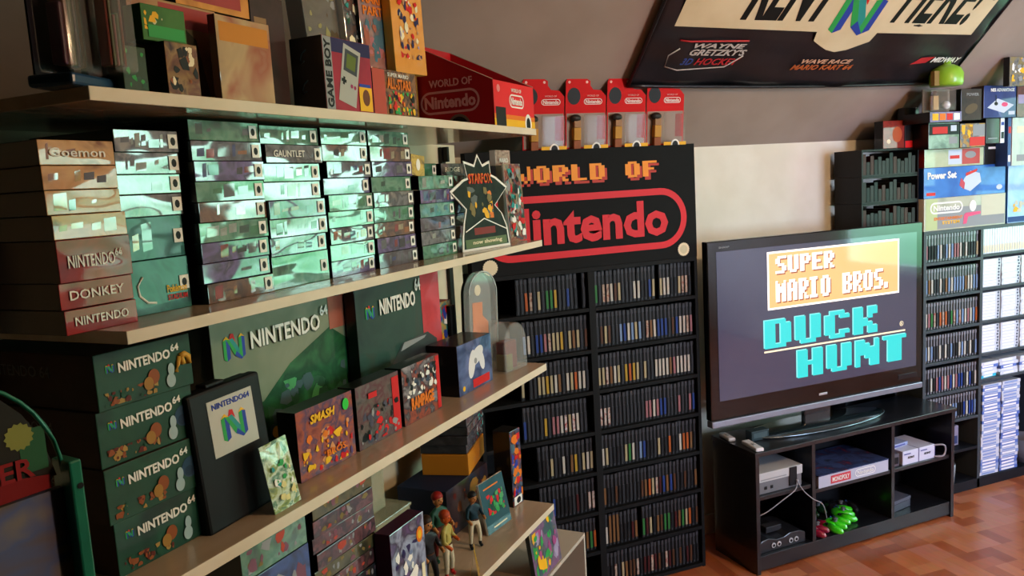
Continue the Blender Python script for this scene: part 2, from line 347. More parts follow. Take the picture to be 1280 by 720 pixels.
def game_box(s, c, z, w, h, d, mk, label, group, rnd, title=None, tm=None, mark=True, dec='stripe', rz=0):
    mb = MB(); mb.box(-w/2, w/2, -d/2, d/2, 0, h-.0006, sideblk_shade if mk != 'red' else sidebrn, SP[mk])
    o = mb.build('boxed_game', bevel=.001); ctr = D(s+w/2, c+d/2, z); put(o, ctr, RZ+rz); tag(o, label, 'boxed game', group)
    y = -d/2-.0003; p = MB()
    FO, FY, FB, FG, FD, FW, FR, FU, FC, FGY = [film(c, k_) for c, k_ in (('9a5a28', 'orange'), ('b8922c', 'yellow'), ('141416', 'black'), ('2f7a4c', 'green'), ('1d4a35', 'dgreen'), ('9aa49a', 'white'), ('8a2420', 'red'), ('2a3a74', 'blue'), ('a89a78', 'cream'), ('5c6064', 'grey'))]
    cols = {'tan': [FO, FY, FB], 'green': [FG, FD, FW, FGY], 'dark': [FR, FO, FGY, FU], 'grey': [FW, FGY, FB], 'purple': [FU, FR, FGY, FB], 'teal': [FY, FD, FY],
            'red': [FR, FB], 'brown': [FO, FR, FC, FB]}[mk]
    if dec:
        x = -w*.44+w*.04*rnd.random()
        while x < w*.26:
            e = x+w*(.03+.15*rnd.random()); a = h*(.12+.3*rnd.random()); b_ = h*(.55+.35*rnd.random())
            if rnd.random() < .7: m_ = rnd.choice(cols); p.poly([(x, a), (e, a+h*.05*rnd.random()), (e+w*.01, b_), (x+w*.01, b_-h*.05)], y, m_)
            x = e+w*(.01+.05*rnd.random())
    if p.f: p.build('spine_print', o)
    if title: text(o, 'title_lettering', title, -w*.38, w*(.16 if mark else .36), h*.32, h*.68, y-.0012, tm or WHITE, bold=.01)
    if mark:
        q = MB(); a = w*.40; r = min(h*.36, .011); q.rect(a-r*.8, a+r*.8, h/2-r, h/2+r, y-.0012, WHITE); q.disc(a, h/2, r*.45, r*.6, y-.0014, BLACK, 10); q.build('rating_mark', o)
    return o
stacks = [
 # name, s0, width, c, depth, list of (height, material, colour word, title, decoration)
 ('leftmost stack, tan over red', .684, .112, .98, .19, [(.0335,'tan','tan','Goemon','blob'),(.032,'tan','tan',None,'stripe'),(.0325,'tan','tan',None,'blob'),(.0325,'tan','pale tan',None,'stripe'),
    (.057,'red','tall red','NINTENDO⁶⁴',None),(.036,'red','red','DONKEY',None),(.0335,'red','red','NINTENDO',None)]),
 ('stack beside the tan-and-red one', .823, .116, 1.02, .19, [(.0335,'grey','grey',None,'stripe'),(.033,'grey','grey',None,'blob'),(.030,'green','pale green',None,'stripe'),(.034,'grey','shiny grey',None,None),
    (.065,'teal','teal and yellow',None,'blob'),(.083,'teal','tall teal','',None)]),
 ('stack of nine whose third-lowest spines gleam', .949, .156, 1.0, .19, [(.033, x, w, None, d) for x, w, d in (('green','green','stripe'),('dark','dark orange-flashed','blob'),('purple','purple','stripe'),('green','gleaming green','blob'),
    ('brown','brownish','stripe'),('green','green','blob'),('purple','violet','blob'),('purple','violet-grey','stripe'),('brown','brown','blob'))]),
 ('stack resting on the plain green box', 1.109, .158, 1.0, .19, [(.0335, x, w, t, d) for x, w, t, d in (('green','olive green',None,'blob'),('grey','dark grey','GAUNTLET',None),('green','yellow-lettered green',None,'stripe'),
    ('grey','silvery',None,'blob'),('purple','purple',None,'stripe'),('grey','shiny grey',None,'blob'),('purple','violet',None,'blob'))]+[(.060,'green','tall plain green',None,None)]),
 ('stack right of the plain green box', 1.279, .150, 1.0, .19, [(.033, x, w, None, d) for x, w, d in (('green','green','stripe'),('brown','brown','stripe'),('dark','dark','blob'),('purple','purple','stripe'),
    ('green','pale green','blob'),('green','bright green','stripe'),('dark','dark-print','blob'),('green','mint','blob'),('purple','violet','stripe'))]),
 ('stack left of the loose yellow box', 1.436, .158, 1.0, .19, [(.033, x, w, None, d) for x, w, d in (('green','red-dotted green','blob'),('brown','brown','stripe'),('purple','purple','blob'),('green','pale green','stripe'),
    ('grey','silver-grey','blob'),('green','bright green','blob'),('brown','brown','blob'),('purple','violet','blob'),('dark','red-printed dark','blob'))]),
 ('stack behind the left arm of the standee', 1.617, .168, 1.0, .19, [(.033, x, w, None, d) for x, w, d in (('green','green','stripe'),('purple','blue-violet','blob'),('green','gleaming pale','stripe'),
    ('dark','red-and-blue dark','blob'),('grey','grey','blob'),('green','green','stripe'))]),
 ('narrow stack hidden half behind the standee', 1.835, .10, 1.03, .19, [(.033, x, w, None, None) for x, w in (('brown','brown'),('green','olive'),('dark','dark'),('green','green'),('brown','brown'),('dark','dark'))]),
]
for name, s0, w, c, d, L in stacks:
    rnd = random.Random(hash(name) % 1000 if False else sum(map(ord, name)))
    z = 1.437; items = L[::-1]
    for i, (h, mk, word, title, dec) in enumerate(items):
        k = len(items)-1-i
        pos = 'topmost' if k == 0 else ('bottom one' if i == 0 else ORD[k]+' down')
        dz = rnd.uniform(-.004, .004); dc = rnd.uniform(-.004, .004)
        o = game_box(s0+dz, c+dc, z, w, h, d, mk, '%s boxed game, %s, %s' % (word, pos, name), 'boxed games stacked on the second shelf', rnd, title, None, mk not in ('tan', 'red'), dec, rz=rnd.uniform(-.015, .015))
        if word == 'tall teal':
            mb = MB(); mb.tube([(-.03,-.0955,.058),(-.04,-.0955,.045),(-.038,-.0955,.03),(-.025,-.0955,.018),(-.01,-.0955,.016)], .002, WHITE, 6); mb.build('controller_print', o)
            text(o, 'title_lettering', 'Pokémon', .012, .050, .028, .040, -.0965, YEL, bold=.02); text(o, 'title_lettering', 'STADIUM', .012, .050, .016, .025, -.0965, RED, bold=.02)
        z += h
# loose things right of the stacks
yb = MB(); yb.box(-.03, .03, -.01, .01, 0, .05, sideblk_shade, art('yellow_label_art', ['8a7a50', 'd0b050', '5a4a30'], 30, wrap=.4)); o = yb.build('boxed_game', bevel=.001); put(o, D(1.655, 1.03, 1.437+.198), RZ, ry=.1)
tag(o, 'small yellow-fronted box leaning on top of the stack beside the standee', 'boxed game'); blobs_ = MB(); blobs_.disc(0, .027, .009, .014, -.0105, WHITE); blobs_.build('cover_art', o)
for i, (s, w, c, z, mk, t, lb) in enumerate(((1.68, .13, 1.06, 1.437+.198, 'green', None, 'green boxed game lying just under the top shelf, left of the standee crest'),
                                         (1.835, .15, 1.06, 1.437+.198, 'grey', 'RIDGE', 'black and white boxed game lying just under the top shelf behind the standee crest'))):
    rnd = random.Random(i); game_box(s, c, z, w, .033, .15, mk, lb, 'boxed games stacked on the second shelf', rnd, t, WHITE, True, 'blob' if not t else None)

# Star Fox standee
def standee():
    W, H = .262, .236
    o = empty('promotional_standee', D(1.885, .965, 1.4375), RZ-rad(9), rx=-.06); tag(o, 'die-cut black cardboard standee with white edge and red-orange title, star crest', 'cardboard standee')
    out = [(-.40,0),(.42,0),(.40,.22),(.33,.38),(.22,.48),(.47,.68),(.28,.80),(.20,.83),(.20,.985),(.07,.94),(0,1.06),(-.07,.94),(-.24,.985),(-.20,.80),(-.28,.78),(-.50,.66),(-.28,.46),(-.34,.30),(-.38,.15)]
    o1 = MB().prism([(a*W, b*H) for a, b in out], 0, .003, WHITE).build('white_edge_panel', o)
    cx, cz = 0, .46
    mb = MB(); mb.prism([((a-cx)*.93*W, (cz+(b-cz)*.94)*H) for a, b in out], -.0008, 0, noise_mat('standee_print', '101414', '1d2a20', 30, .6)); mb.build('printed_panel', o)
    r = random.Random(4); mb = MB(); blobs(mb, r, -.06, .045, .08, .165, -.001, [ORG, mat('khaki_print', '7a6a3a'), BLACK, mat('steel_print', '5a6060'), YEL], 14, .3); mb.build('cover_art', o)
    text(o, 'title_lettering', 'STARFOX', -.052, .052, .172, .198, -.0022, RED, bold=.03); text(o, 'title_lettering', 'STARFOX', -.050, .050, .175, .199, -.0030, ORG, bold=-.005)
    MB().poly([(-.085,.052),(0,.082),(.098,.048),(.098,.045),(0,.079),(-.085,.049)], -.0014, WHITE).build('crest_line', o)
    MB().rect(-.048, .045, .040, .058, -.0012, mat('dull_red_print', '7a1a16')).build('red_banner', o)
    MB().rect(-.09, .094, .008, .030, -.0012, mat('dull_green_print', '5c6c44')).build('green_band', o)
    text(o, 'slogan_lettering', 'now showing', -.06, .07, .013, .026, -.0020, CREAM, bold=.02)
    MB().box(-.02, .02, .003, .006, 0, .15, WHITE, M=Matrix.Rotation(-.25, 4, 'X')).build('back_strut', o)
standee()
def cover_box(name, label, cat, s, c, z, w, h, d, artm, side, tilt=0, rz=0, ry=0, group=None, cols=None, n=16, seed=1, size=.3, bevel=.0012, region=None):
    mb = MB(); mb.box(-w/2, w/2, -d/2, d/2, 0, h, side, artm); o = mb.build(name, bevel=bevel); put(o, D(s, c+d/2, z), RZ+rz, rx=tilt, ry=ry); tag(o, label, cat, group)
    if cols:
        q = MB(); a = region or (-.44, .44, .06, .94)
        blobs(q, random.Random(seed), a[0]*w, a[1]*w, a[2]*h, a[3]*h, -d/2-.0003, cols, n, size); q.build('cover_art', o)
    return o
multi = art('cover_multi', ['6a7a70', '9a8a70', '8a3a30', '3a4a5a', 'a0a090'], 35, wrap=.3)
o = cover_box('poster_card', 'tall colourful glossy card standing behind the right side of the black standee', 'card', 2.145, .99, 1.4375, .115, .225, .004, multi, WHITE, tilt=-.05, cols=[RED, GREY, WHITE, DKG, BLACK, TEAL], n=30, seed=3, size=.25)
o = cover_box('label_card', 'small red and white label card tucked under the end of the top shelf', 'card', 2.17, 1.04, 1.66, .10, .045, .02, art('label_red', ['8a2a20', 'b0a090', '5a2018'], 40, wrap=.2), WHITE)
text(o, 'title_lettering', 'WARIO', -.03, .03, .008, .022, -.0115, WHITE, bold=.02)
MB().box(-.012, .012, -.01, .01, -.2225, 0, mat('clear_stand', 'aab0b0', .2)).build('stand_foot', o)

# ------------------------------------------------------------------ third shelf
Z3 = ZS[3]
cong = art('console_box_green', ['11382a', '154434', '1c4c3a', '0f3026'], 8, wrap=.0, coat=.35)
consd = noise_mat('console_box_side', '2a1d18', '36241c', 20, .6)
for i in range(4):
    W, H, Dp = .170, .0828, .31; k = 3-i
    d = [('plain lid', 0), ('', 0)][0]
    mb = MB(); mb.box(-W/2, W/2, -Dp/2, Dp/2, 0, H-.001, consd, cong); o = mb.build('console_carton', bevel=.0015)
    put(o, D(.814+(.004, -.003, -.001, .003)[i]-.006*k*0, 1.0+Dp/2+(0, -.003, .002, -.002)[i], Z3+H*i*.99), RZ)
    tag(o, 'green console carton with white lettering, %s of the pile on the third shelf' % ['bottom', 'second from bottom', 'second from top', 'top'][i], 'carton', 'green console cartons')
    y = -Dp/2-.0004
    text(o, 'title_lettering', 'NINTENDO', -W*.28, W*.26, H*.60, H*.78, y-.0006, WHITE, bold=.03, rot=.02)
    text(o, 'title_lettering', '64', W*.27, W*.36, H*.72, H*.86, y-.0006, WHITE, bold=.03)
    q = MB(); n64_logo(q, -W*.36, H*.70, H*.17, y-.0004); q.build('emblem', o)
    q = MB(); r = random.Random(20+i)
    blobs(q, r, -W*.44, W*.10, H*.06, H*.30, y-.0002, [mat('maroon_print', '5a2018'), mat('rust_print', '8a4a24'), DKG, mat('ochre_print', 'a08040')], 16, .5)
    q.disc(W*.06, H*.36, W*.06, H*.14, y-.0016, mat('rust_print', '8a4a24')); q.disc(W*.0, H*.26, W*.05, H*.12, y-.0017, mat('dull_gold', '9a7030'))
    q.disc(W*.24, H*.20, W*.05, H*.13, y-.0016, mat('pale_blue_print', '9ab0b4')); q.disc(W*.25, H*.40, W*.035, H*.12, y-.0018, mat('pale_blue_print', '9ab0b4'))
    q.build('character_print', o)
    q = MB()
    if i == 3:
        gold = mat('gold_print', 'c8963c', .4); q.tube([(W*.36, y, H*.60),(W*.33, y, H*.45),(W*.31, y, H*.32)], .004, gold, 6); q.tube([(W*.36, y, H*.60),(W*.42, y, H*.62),(W*.46, y, H*.56),(W*.46, y, H*.42)], .005, gold, 6); q.tube([(W*.38, y, H*.58),(W*.40, y, H*.44)], .0045, gold, 6)
        q.build('controller_print', o)
    elif i in (1, 2):
        q.disc(W*.38, H*.45, W*.10, H*.20, y-.0004, mat('smoke_print', '24405a')); q.disc(W*.36, H*.38, W*.05, H*.10, y-.0006, mat('smoke2_print', '1a3048')); q.build('console_print', o)
    # lettering on the long side
    q = MB(); text_into(q, 'NINTENDO 64', -.09, .06, H*.55, H*.75, 0, mat('faint_grey_print', '5a5a58')); sd = q.build('side_lettering', o, weld=False); sd.location = (-W/2-.0004, 0, 0); sd.rotation_euler = (0, 0, -math.pi/2)

# black moulded case with emblem sticker
def black_case():
    w, h, d = .160, .232, .035
    o = empty('cartridge_case', D(.966, .972+.02, Z3), RZ+rad(0), rx=-.05, ry=rad(-2)); tag(o, 'black plastic storage case with square emblem sticker, standing on third shelf', 'storage case')
    bl = mat('moulded_black', '0e0f12', .5)
    MB().box(-w/2, w/2, -.012, .012, 0, h, bl).build('lid', o, bevel=.005)
    MB().box(-w/2+.002, w/2-.002, .012, .03, 0, h-.003, bl).build('tray', o, bevel=.004)
    MB().box(-w*.2, w*.05, -.004, .02, h, h+.006, bl).build('clasp', o, bevel=.002)
    st_ = MB().box(-.055+.01, .045+.01, -.0130, -.0120, .118, .212, mat('sticker_paper', 'b9b8ae', .5, coat=.5)).build('sticker', o)
    q = MB(); n64_logo(q, .006, .160, .055, -.0134); q.build('emblem', st_)
    text(st_, 'title_lettering', 'NINTENDO64', -.036, .048, .196, .206, -.0136, BLU, bold=.02)
black_case()
# shiny foil pack in front
pk = empty('foil_pack', D(1.020, .938, Z3), RZ, rx=-.14, ry=rad(-3)); tag(pk, 'small shiny pale green foil pack leaning against the black case', 'trading card pack')
foil = art('foil_art', ['9ac0a8', '4a7a60', 'c8d8c0', '8a9a50', '2a5a4a'], 40, wrap=.8)
mb = MB(); w, h = .066, .120
vs = []
for j in range(9):
    for i in range(5):
        x = -w/2+w*i/4; z = h*j/8; t = .005*math.sin(math.pi*i/4)*math.sin(math.pi*min(1, max(0, (j-.5)/7)))+.0006; vs.append((x, -t, z))
n = len(vs); vs += [(x, -y, z) for x, y, z in vs]
fs = [(j*5+i, j*5+i+1, (j+1)*5+i+1, (j+1)*5+i) for j in range(8) for i in range(4)]
mb.add(vs, fs+[tuple(n+k for k in f[::-1]) for f in fs], foil, True); mb.build('wrapper', pk)
for z in (0, h-.008): MB().box(-w/2, w/2, -.001, .001, z, z+.008, foil).build('crimped_seam', pk)
q = MB(); blobs(q, random.Random(9), -.022, .022, .015, .085, -.0062, [mat('pale_yellow_print', 'd8cc8a'), WHITE, GRN, TEAL], 9, .3); q.build('cover_art', pk)

# large console box leaning at the back
def big_box(label, s, c, w, h, d, artm, side, seed, red=None):
    mb = MB(); mb.box(-w/2, w/2, -d/2, d/2, 0, h, side, artm); o = mb.build('console_box', bevel=.002); put(o, D(s, c+d/2, Z3), RZ); tag(o, label, 'console box', 'console boxes at the back of the third shelf')
    return o
o = big_box('large glossy green and cream console box behind the black case', 1.27, 1.118, .425, .320, .09, art('big_green', ['6a7a64', '808a74', '5c705c'], 6, wrap=.25, coat=.6), sideblk_shade, 1)
w, h, y = .425, .320, -.0455
q = MB(); r = random.Random(5)
q.poly([(-w*.47, h*.06), (w*.47, h*.06), (w*.47, h*.62), (w*.30, h*.76), (-w*.02, h*.60), (-w*.22, h*.42), (-w*.47, h*.36)], y, art('big_green_field', ['1e6238', '154428', '2c7044'], 14, wrap=.25, coat=.6))
blobs(q, r, -w*.2, w*.40, h*.12, h*.50, y-.0002, [mat('moss', '2a5a40'), mat('slate', '405a60'), mat('moss2', '245038'), mat('leafprint', '4a9a60')], 16, .35); q.disc(-w*.16, h*.2, .012, .012, y-.0016, YEL); q.disc(w*.45, h*.3, .008, .012, y-.0016, RED)
q.rect(w*.30, w*.49, h*.74, h*.97, y-.0004, mat('dusty_red_print', 'a05a4a')); q.build('cover_art', o)
q = MB(); n64_logo(q, -w*.37, h*.80, .055, y-.001); q.build('emblem', o)
text(o, 'title_lettering', 'NINTENDO', -w*.27, w*.22, h*.755, h*.865, y-.003, mat('letter_shadow', '6a7468'), bold=.04); text(o, 'title_lettering', 'NINTENDO', -w*.275, w*.215, h*.762, h*.872, y-.004, WHITE, bold=.02)
text(o, 'title_lettering', '64', w*.225, w*.285, h*.85, h*.92, y-.003, WHITE, bold=.02)
o = big_box('dark green console box with a red end panel, second on the shelf', 1.635, 1.083, .37, .318, .03, art('big_dark', ['152a26', '1d3a34', '24443a', '3a3a30'], 7, wrap=.2, coat=.6), sideblk_shade, 2)
w, y = .37, -.0155
q = MB(); q.rect(w*.25, w*.495, h*.01, h*.99, y, art('end_red', ['b02a30', 'c03840', 'a82028'], 8, wrap=.2, coat=.6)); q.build('end_panel', o)
q = MB(); cd = mat('charcoal_print', '2b2d30', .3, coat=.6)
q.poly([(-w*.18, h*.12), (w*.22, h*.16), (w*.42, h*.26), (w*.42, h*.44), (w*.30, h*.52), (-w*.02, h*.50), (-w*.16, h*.36)], y-.0006, cd)
q.poly([(-w*.05, h*.44), (w*.25, h*.48), (w*.28, h*.50), (0, h*.50)], y-.0008, GREY); q.disc(0, h*.30, w*.05, h*.07, y-.0010, mat('dark_slate', '15171a'))
for i in range(4): q.disc(-w*.12+i*w*.09, h*.20+i*.004, w*.022, h*.03, y-.0012, [ORG, GREY, GREY, GREY][i])
q.disc(-w*.14, h*.18, w*.02, h*.05, y-.0014, ORG); q.build('console_print', o)
q = MB(); n64_logo(q, -w*.36, h*.80, .035, y-.001); q.build('emblem', o)
text(o, 'title_lettering', 'NINTENDO', -w*.26, w*.16, h*.76, h*.88, y-.003, WHITE, bold=.03); text(o, 'title_lettering', '64', w*.165, w*.235, h*.87, h*.97, y-.003, WHITE, bold=.02)

# three game boxes in front
g = [('red and orange game box titled SMASH with dark left side', 1.203, .172, .135, ['6a2a2a', '9a4a34', '4a3a5a', 'b0603a'], [ORG, RED, YEL, mat('mauve_print', '5a4070'), mat('peach_print', 'd09060')], 'SMASH'),
     ('grey game box with red right band, between two red game boxes', 1.381, .160, .135, ['3a3a3c', '5a5450', '54303a', '6a6a64'], [GREY, BLACK, RED, mat('dusk', '4a4858')], None),
     ('white-topped game box with orange flame lettering, beside the blue controller box', 1.557, .166, .135, ['8a8a90', '30303a', '9a4028', '5a2a20'], [WHITE, BLACK, mat('slate2', '3a4458')], 'TUROK')]
for i, (lb, s, w, hh, pal, cols, t) in enumerate(g):
    o = cover_box('boxed_game', lb, 'boxed game', s, .99, Z3, w, hh, .045, art('front_game_%d' % i, pal, 26, wrap=.45, coat_ior=1.8), sideblk_shade, group='boxed games at the front of the third shelf', cols=cols, n=26, seed=30+i, size=.22, region=(-.44, .44, .05, .62) if i != 2 else (-.4, .4, .45, .9))
    y = -.0255
    if i == 0:
        text(o, 'title_lettering', 'SMASH', -.05, .025, hh*.76, hh*.89, y, YEL, bold=.04, shear=.2); text(o, 'title_lettering', 'BROS.', -.01, .055, hh*.20, hh*.30, y-.001, ORG, bold=.03)
        q = MB(); q.disc(.06, hh*.84, .010, .012, y, mat('lime_print', '30c040')); q.build('sticker', o)
    elif i == 1:
        q = MB(); q.rect(.05, .0765, .004, hh*.93, y+.0018, RED); q.rect(-.04, -.01, hh*.75, hh*.84, y, RED); q.build('red_band', o)
    else:
        q = MB(); q.rect(.064, .0795, .004, hh*.98, y+.0018, RED); q.build('red_band', o)
        text(o, 'title_lettering', 'RAMPAGE', -.055, .045, hh*.22, hh*.44, y, ORG, bold=.05)
# blue controller box
o = cover_box('controller_box', 'blue box with a white controller pictured, red strip at the bottom', 'boxed controller', 1.825, .99, Z3, .190, .132, .09, art('blue_box', ['3a4a80', '5a6a98', '2a3560', '4a5a88'], 10, wrap=.25), sidebrn)
q = MB(); wh = mat('controller_white_print', 'd8d8dc'); y = -.0455
q.disc(-.02, .07, .018, .038, y, wh, 18, -.3); q.disc(.01, .088, .038, .020, y-.0001, wh, 18, .4); q.disc(.035, .07, .014, .028, y-.0002, wh, 16, .3); q.disc(.0, .075, .008, .008, y-.0003, GREY); q.build('controller_print', o)
MB().rect(-.02, .075, .006, .028, y-.0002, RED).build('red_strip', o); q = MB(); q.disc(-.07, .016, .007, .007, y-.0002, YEL); q.build('seal', o)
# things behind it
o = cover_box('boxed_toy', 'red and teal boxed toy standing behind the blue controller box', 'boxed toy', 1.90, 1.14, Z3, .15, .215, .06, art('toybox', ['9a3a2a', '3a7a80', 'c0a040', '5a8a90'], 22, wrap=.3), mat('toy_red', 'a02a22', .5), cols=[TEAL, YEL, RED, WHITE, BLU], n=18, seed=8, size=.3)
MB().box(.045, .075, -.045, -.031, .08, .20, mat('toy_black', '0c0c0e', .4)).build('black_figure_stand', o, bevel=.004)
# arched clear plastic display behind
def arch(w, h, n=16):
    r = w/2; return [(-r, 0), (r, 0)]+[(r*math.cos(a), h-r+r*math.sin(a)) for a in [math.pi*i/n for i in range(n+1)]]
o = empty('dome_display', D(2.005, 1.075, Z3), RZ-.2, ry=.05); tag(o, 'arched clear plastic display with orange picture, standing near bookcase', 'plastic display')
clear = mat('clear_plastic', 'dfe6e6', .05, alpha=.22, coat=1.); MB().prism(arch(.125, .29), -.02, .0, clear).build('front_shell', o)
MB().prism(arch(.12, .285), .001, .012, mat('shell_black', '181818', .4)).build('back_shell', o)
q = MB(); q.poly([(-.045,.03),(.045,.03),(.045,.14),(.02,.16),(.02,.20),(-.025,.20),(-.025,.12),(-.045,.1)], -.001, ORG); q.disc(.0, .235, .014, .016, -.001, CREAM); q.build('picture', o)
q = MB(); q.tube([(x, -.02, z) for x, z in arch(.125, .29)[1:]], .0022, mat('rim_pale', 'b8c4c4', .2), 6); q.build('rim', o)
o = empty('dome_case', D(2.04, 1.0, Z3), RZ-.1); tag(o, 'small clear rounded plastic case with dark red contents at shelf end', 'plastic case')
MB().prism(arch(.125, .140, 10), -.03, .03, clear).build('shell', o, bevel=.004)
q = MB(); q.box(-.03, .03, -.015, .02, .003, .085, mat('dark_red_item', '6a201a', .5)); q.box(-.034, .0, -.018, .02, .0, .05, mat('olive_item', '6a6030', .5)); q.build('contents', o, bevel=.004)

# dark display kiosk at the near end
def kiosk():
    o = empty('display_stand', D(.372, .72, 0), RZ-rad(8)); tag(o, 'arched display stand with teal frame post and yellow seal on dark header', 'display stand')
    tm = noise_mat('teal_paint', '14614e', '1a7058', 14, .4, coat=.4); w = .20
    hd = MB(); hd.prism([(-w/2, 1.357), (w/2-.006, 1.357)]+[((w/2-.006)*math.cos(a)*1.0-.003, 1.357+.104*math.sin(a)) for a in [math.pi*i/14 for i in range(1, 14)]], -.004, .004, mat('header_dark', '23221e', .35, coat=.5)); hd.build('arched_header', o)
    rim = MB(); rim.tube([(w/2*math.cos(a), -.004, 1.357+.107*math.sin(a)) for a in [math.pi*i/20 for i in range(21)]], .0022, tm, 6); rim.build('arched_rim', o)
    q = MB(); n = 28; q.poly([((.066)+(.011 if i % 2 else .013)*math.cos(2*math.pi*i/n), 1.402+(.011 if i % 2 else .013)*math.sin(2*math.pi*i/n)) for i in range(n)], -.0046, mat('seal_olive', '8a8c48')); q.build('seal', o)
    q = MB(); q.poly([(-.095, 1.344), (.088, 1.347), (.088, 1.360), (.0, 1.374), (-.095, 1.359)], -.0048, mat('header_red', '7a1418')); q.build('red_banner', o)
    text(o, 'title_lettering', 'SUPER', .0, .075, 1.363, 1.382, -.0058, mat('crimson_letter', '8a1c20'), bold=.02)
    MB().rect(.065, .088, 1.367, 1.407, -.0044, mat('header_green', '2a5a3c')).build('green_print', o)
    MB().box(w/2-.002, w/2+.010, -.02, .012, 0, 1.370, tm).build('post', o, bevel=.002)
    MB().box(-w/2-.018, -w/2+.002, -.02, .012, 0, 1.370, tm).build('post', o, bevel=.002)
    MB().box(-w/2, w/2-.002, -.004, .004, 1.05, 1.344, art('kiosk_poster', ['3a3230', '6a5a50', '54608a', '8a7a60', '2a2426'], 11, wrap=.2)).build('picture_panel', o)
    MB().box(-w/2, w/2-.002, -.010, .008, 0, 1.045, mat('kiosk_body', '1c1e20', .5)).build('body_panel', o)
    MB().box(-w/2-.04, w/2+.04, -.10, .10, 0, .02, tm).build('base', o, bevel=.003)
    q = MB(); q.disc(w/2+.006, 1.345, .003, .003, -.0206, BLACK, 10); q.build('bolt', o)
kiosk()

# ------------------------------------------------------------------ top shelf
Z1 = ZS[1]
blist = mat('blister_film', 'cfd4d0', .06, alpha=.18, coat=1.)
def blister(label, s, c, w, h, cardm, cols, seed, blue=False, rz=0):
    o = empty('blister_pack', D(s, c, Z1), RZ+rz); tag(o, label, 'packaged toy', 'packaged toys on the top shelf')
    MB().box(-w/2, w/2, .028, .031, 0, h, cardm).build('backing_card', o)
    MB().box(-w*.44, w*.44, -.02, .028, .02, h*.95, blist).build('clear_bubble', o, bevel=.006)
    q = MB(); r = random.Random(seed)
    for i in range(5): a = -w*.3+w*.12*i; q.box(a, a+w*.1, -.005, .015, .03, h*(.4+.4*r.random()), cols[i % len(cols)])
    q.build('accessories', o, bevel=.003)
    if blue: MB().box(-w/2-.01, w/2+.02, -.03, .034, 0, .016, mat('blue_plastic', '1c3a58', .3)).build('base_tray', o, bevel=.004)
    return o
dk = mat('card_dark', '1a1622', .5); ol = mat('olive_plastic', '4a4a28', .4); pu = mat('plum_plastic', '4a2038', .4); rd = mat('dull_red_plastic', '6a2a20', .4)
blister('tall toy blister pack on a dark blue base at the shelf corner', .735, .965, .075, .24, dk, [pu, rd, ol], 1, True, rz=.3)
blister('narrow clear toy pack beside the blue-based blister', .772, .93, .045, .23, mat('card_plum', '30202e', .5), [rd, ol], 2)
o = cover_box('boxed_game', 'small dark green box at the near end of the top shelf', 'boxed game', .800, .93, Z1, .040, .06, .06, mat('box_deep_green', '1c3a20', .5, coat=.4), mat('box_deep_green', '1c3a20', .5, coat=.4), cols=[DKG, GRN], n=5, seed=4)
o = cover_box('boxed_toy', 'black boxed toy with shiny brown front, under the green card', 'boxed toy', .884, .93, Z1, .060, .075, .062, art('brownfront', ['3a2018', '6a4028', '8a6a3a', '2a1612'], 30, wrap=.8), mat('box_near_black', '0d0c10', .4, coat=.5), cols=[mat('rust_print', '8a4a24'), BLACK, CREAM], n=7, seed=6)
o = cover_box('trading_card_box', 'green and yellow card box resting on the black boxed toy', 'card box', .872, .945, Z1+.0755, .078, .050, .035, art('greenyellow', ['2a5a24', '3a7030', '4a7a3a'], 12, wrap=.2, coat=.4), mat('box_green2', '234a20', .5), cols=[YEL, mat('cream2_print', 'c8c49a')], n=4, seed=12, size=.35, region=(-.45, .1, .3, .95))
MB().rect(-.03, .035, .005, .022, -.0185, GRN).build('label_strip', o)
o = cover_box('console_box', 'large tan and red box standing behind the small black toy box', 'console box', .940, .997, Z1, .175, .152, .11, art('tanred', ['9a7a54', 'b08a5c', 'a86a4a', '8a7050'], 8, wrap=.2), sideblk_shade, rz=.02, group='big boxes on the top shelf')
q = MB(); q.rect(-.03, .085, .115, .148, -.0553, mat('rose_print', 'a03c3c')); q.poly([(.02,.01),(.06,.01),(.04,.10),(.01,.12)], -.0555, mat('dim_brown', '5a4630')); q.build('cover_art', o)
o = cover_box('console_box', 'tan glossy box with dark left side and bright glare, middle of shelf', 'console box', 1.037, .950, Z1, .122, .135, .016, art('tanglare', ['a08462', 'b4966c', '9a5a40', 'b8a080'], 9, wrap=.6), mat('box_near_black', '0d0c10'), group='big boxes on the top shelf')
q = MB(); q.rect(-.055, .055, .095, .125, -.0083, mat('amber_print', 'c07a28')); q.build('cover_art', o)
o = cover_box('console_box', 'amber-fronted box lying across the two tan boxes', 'console box', 1.03, 1.0, Z1+.1525, .16, .055, .12, art('amberbox', ['c07a28', 'd89040', 'a05a20'], 10, wrap=.5), sideblk_shade, group='big boxes on the top shelf')
q = MB(); q.rect(-.06, .06, .01, .03, -.0603, mat('rose_print', 'a03c3c')); q.build('cover_art', o)
o = cover_box('console_box', 'dark brown box in shadow left of the handheld console box', 'console box', 1.155, 1.0, Z1, .085, .20, .12, art('darkbrown', ['2a1a16', '3a2420', '241814'], 10, wrap=.3), mat('box_near_black', '0d0c10'), group='big boxes on the top shelf')
q = MB(); q.rect(-.035, -.005, .10, .16, -.0603, mat('tan_patch', '8a6a4a')); q.build('cover_art', o)
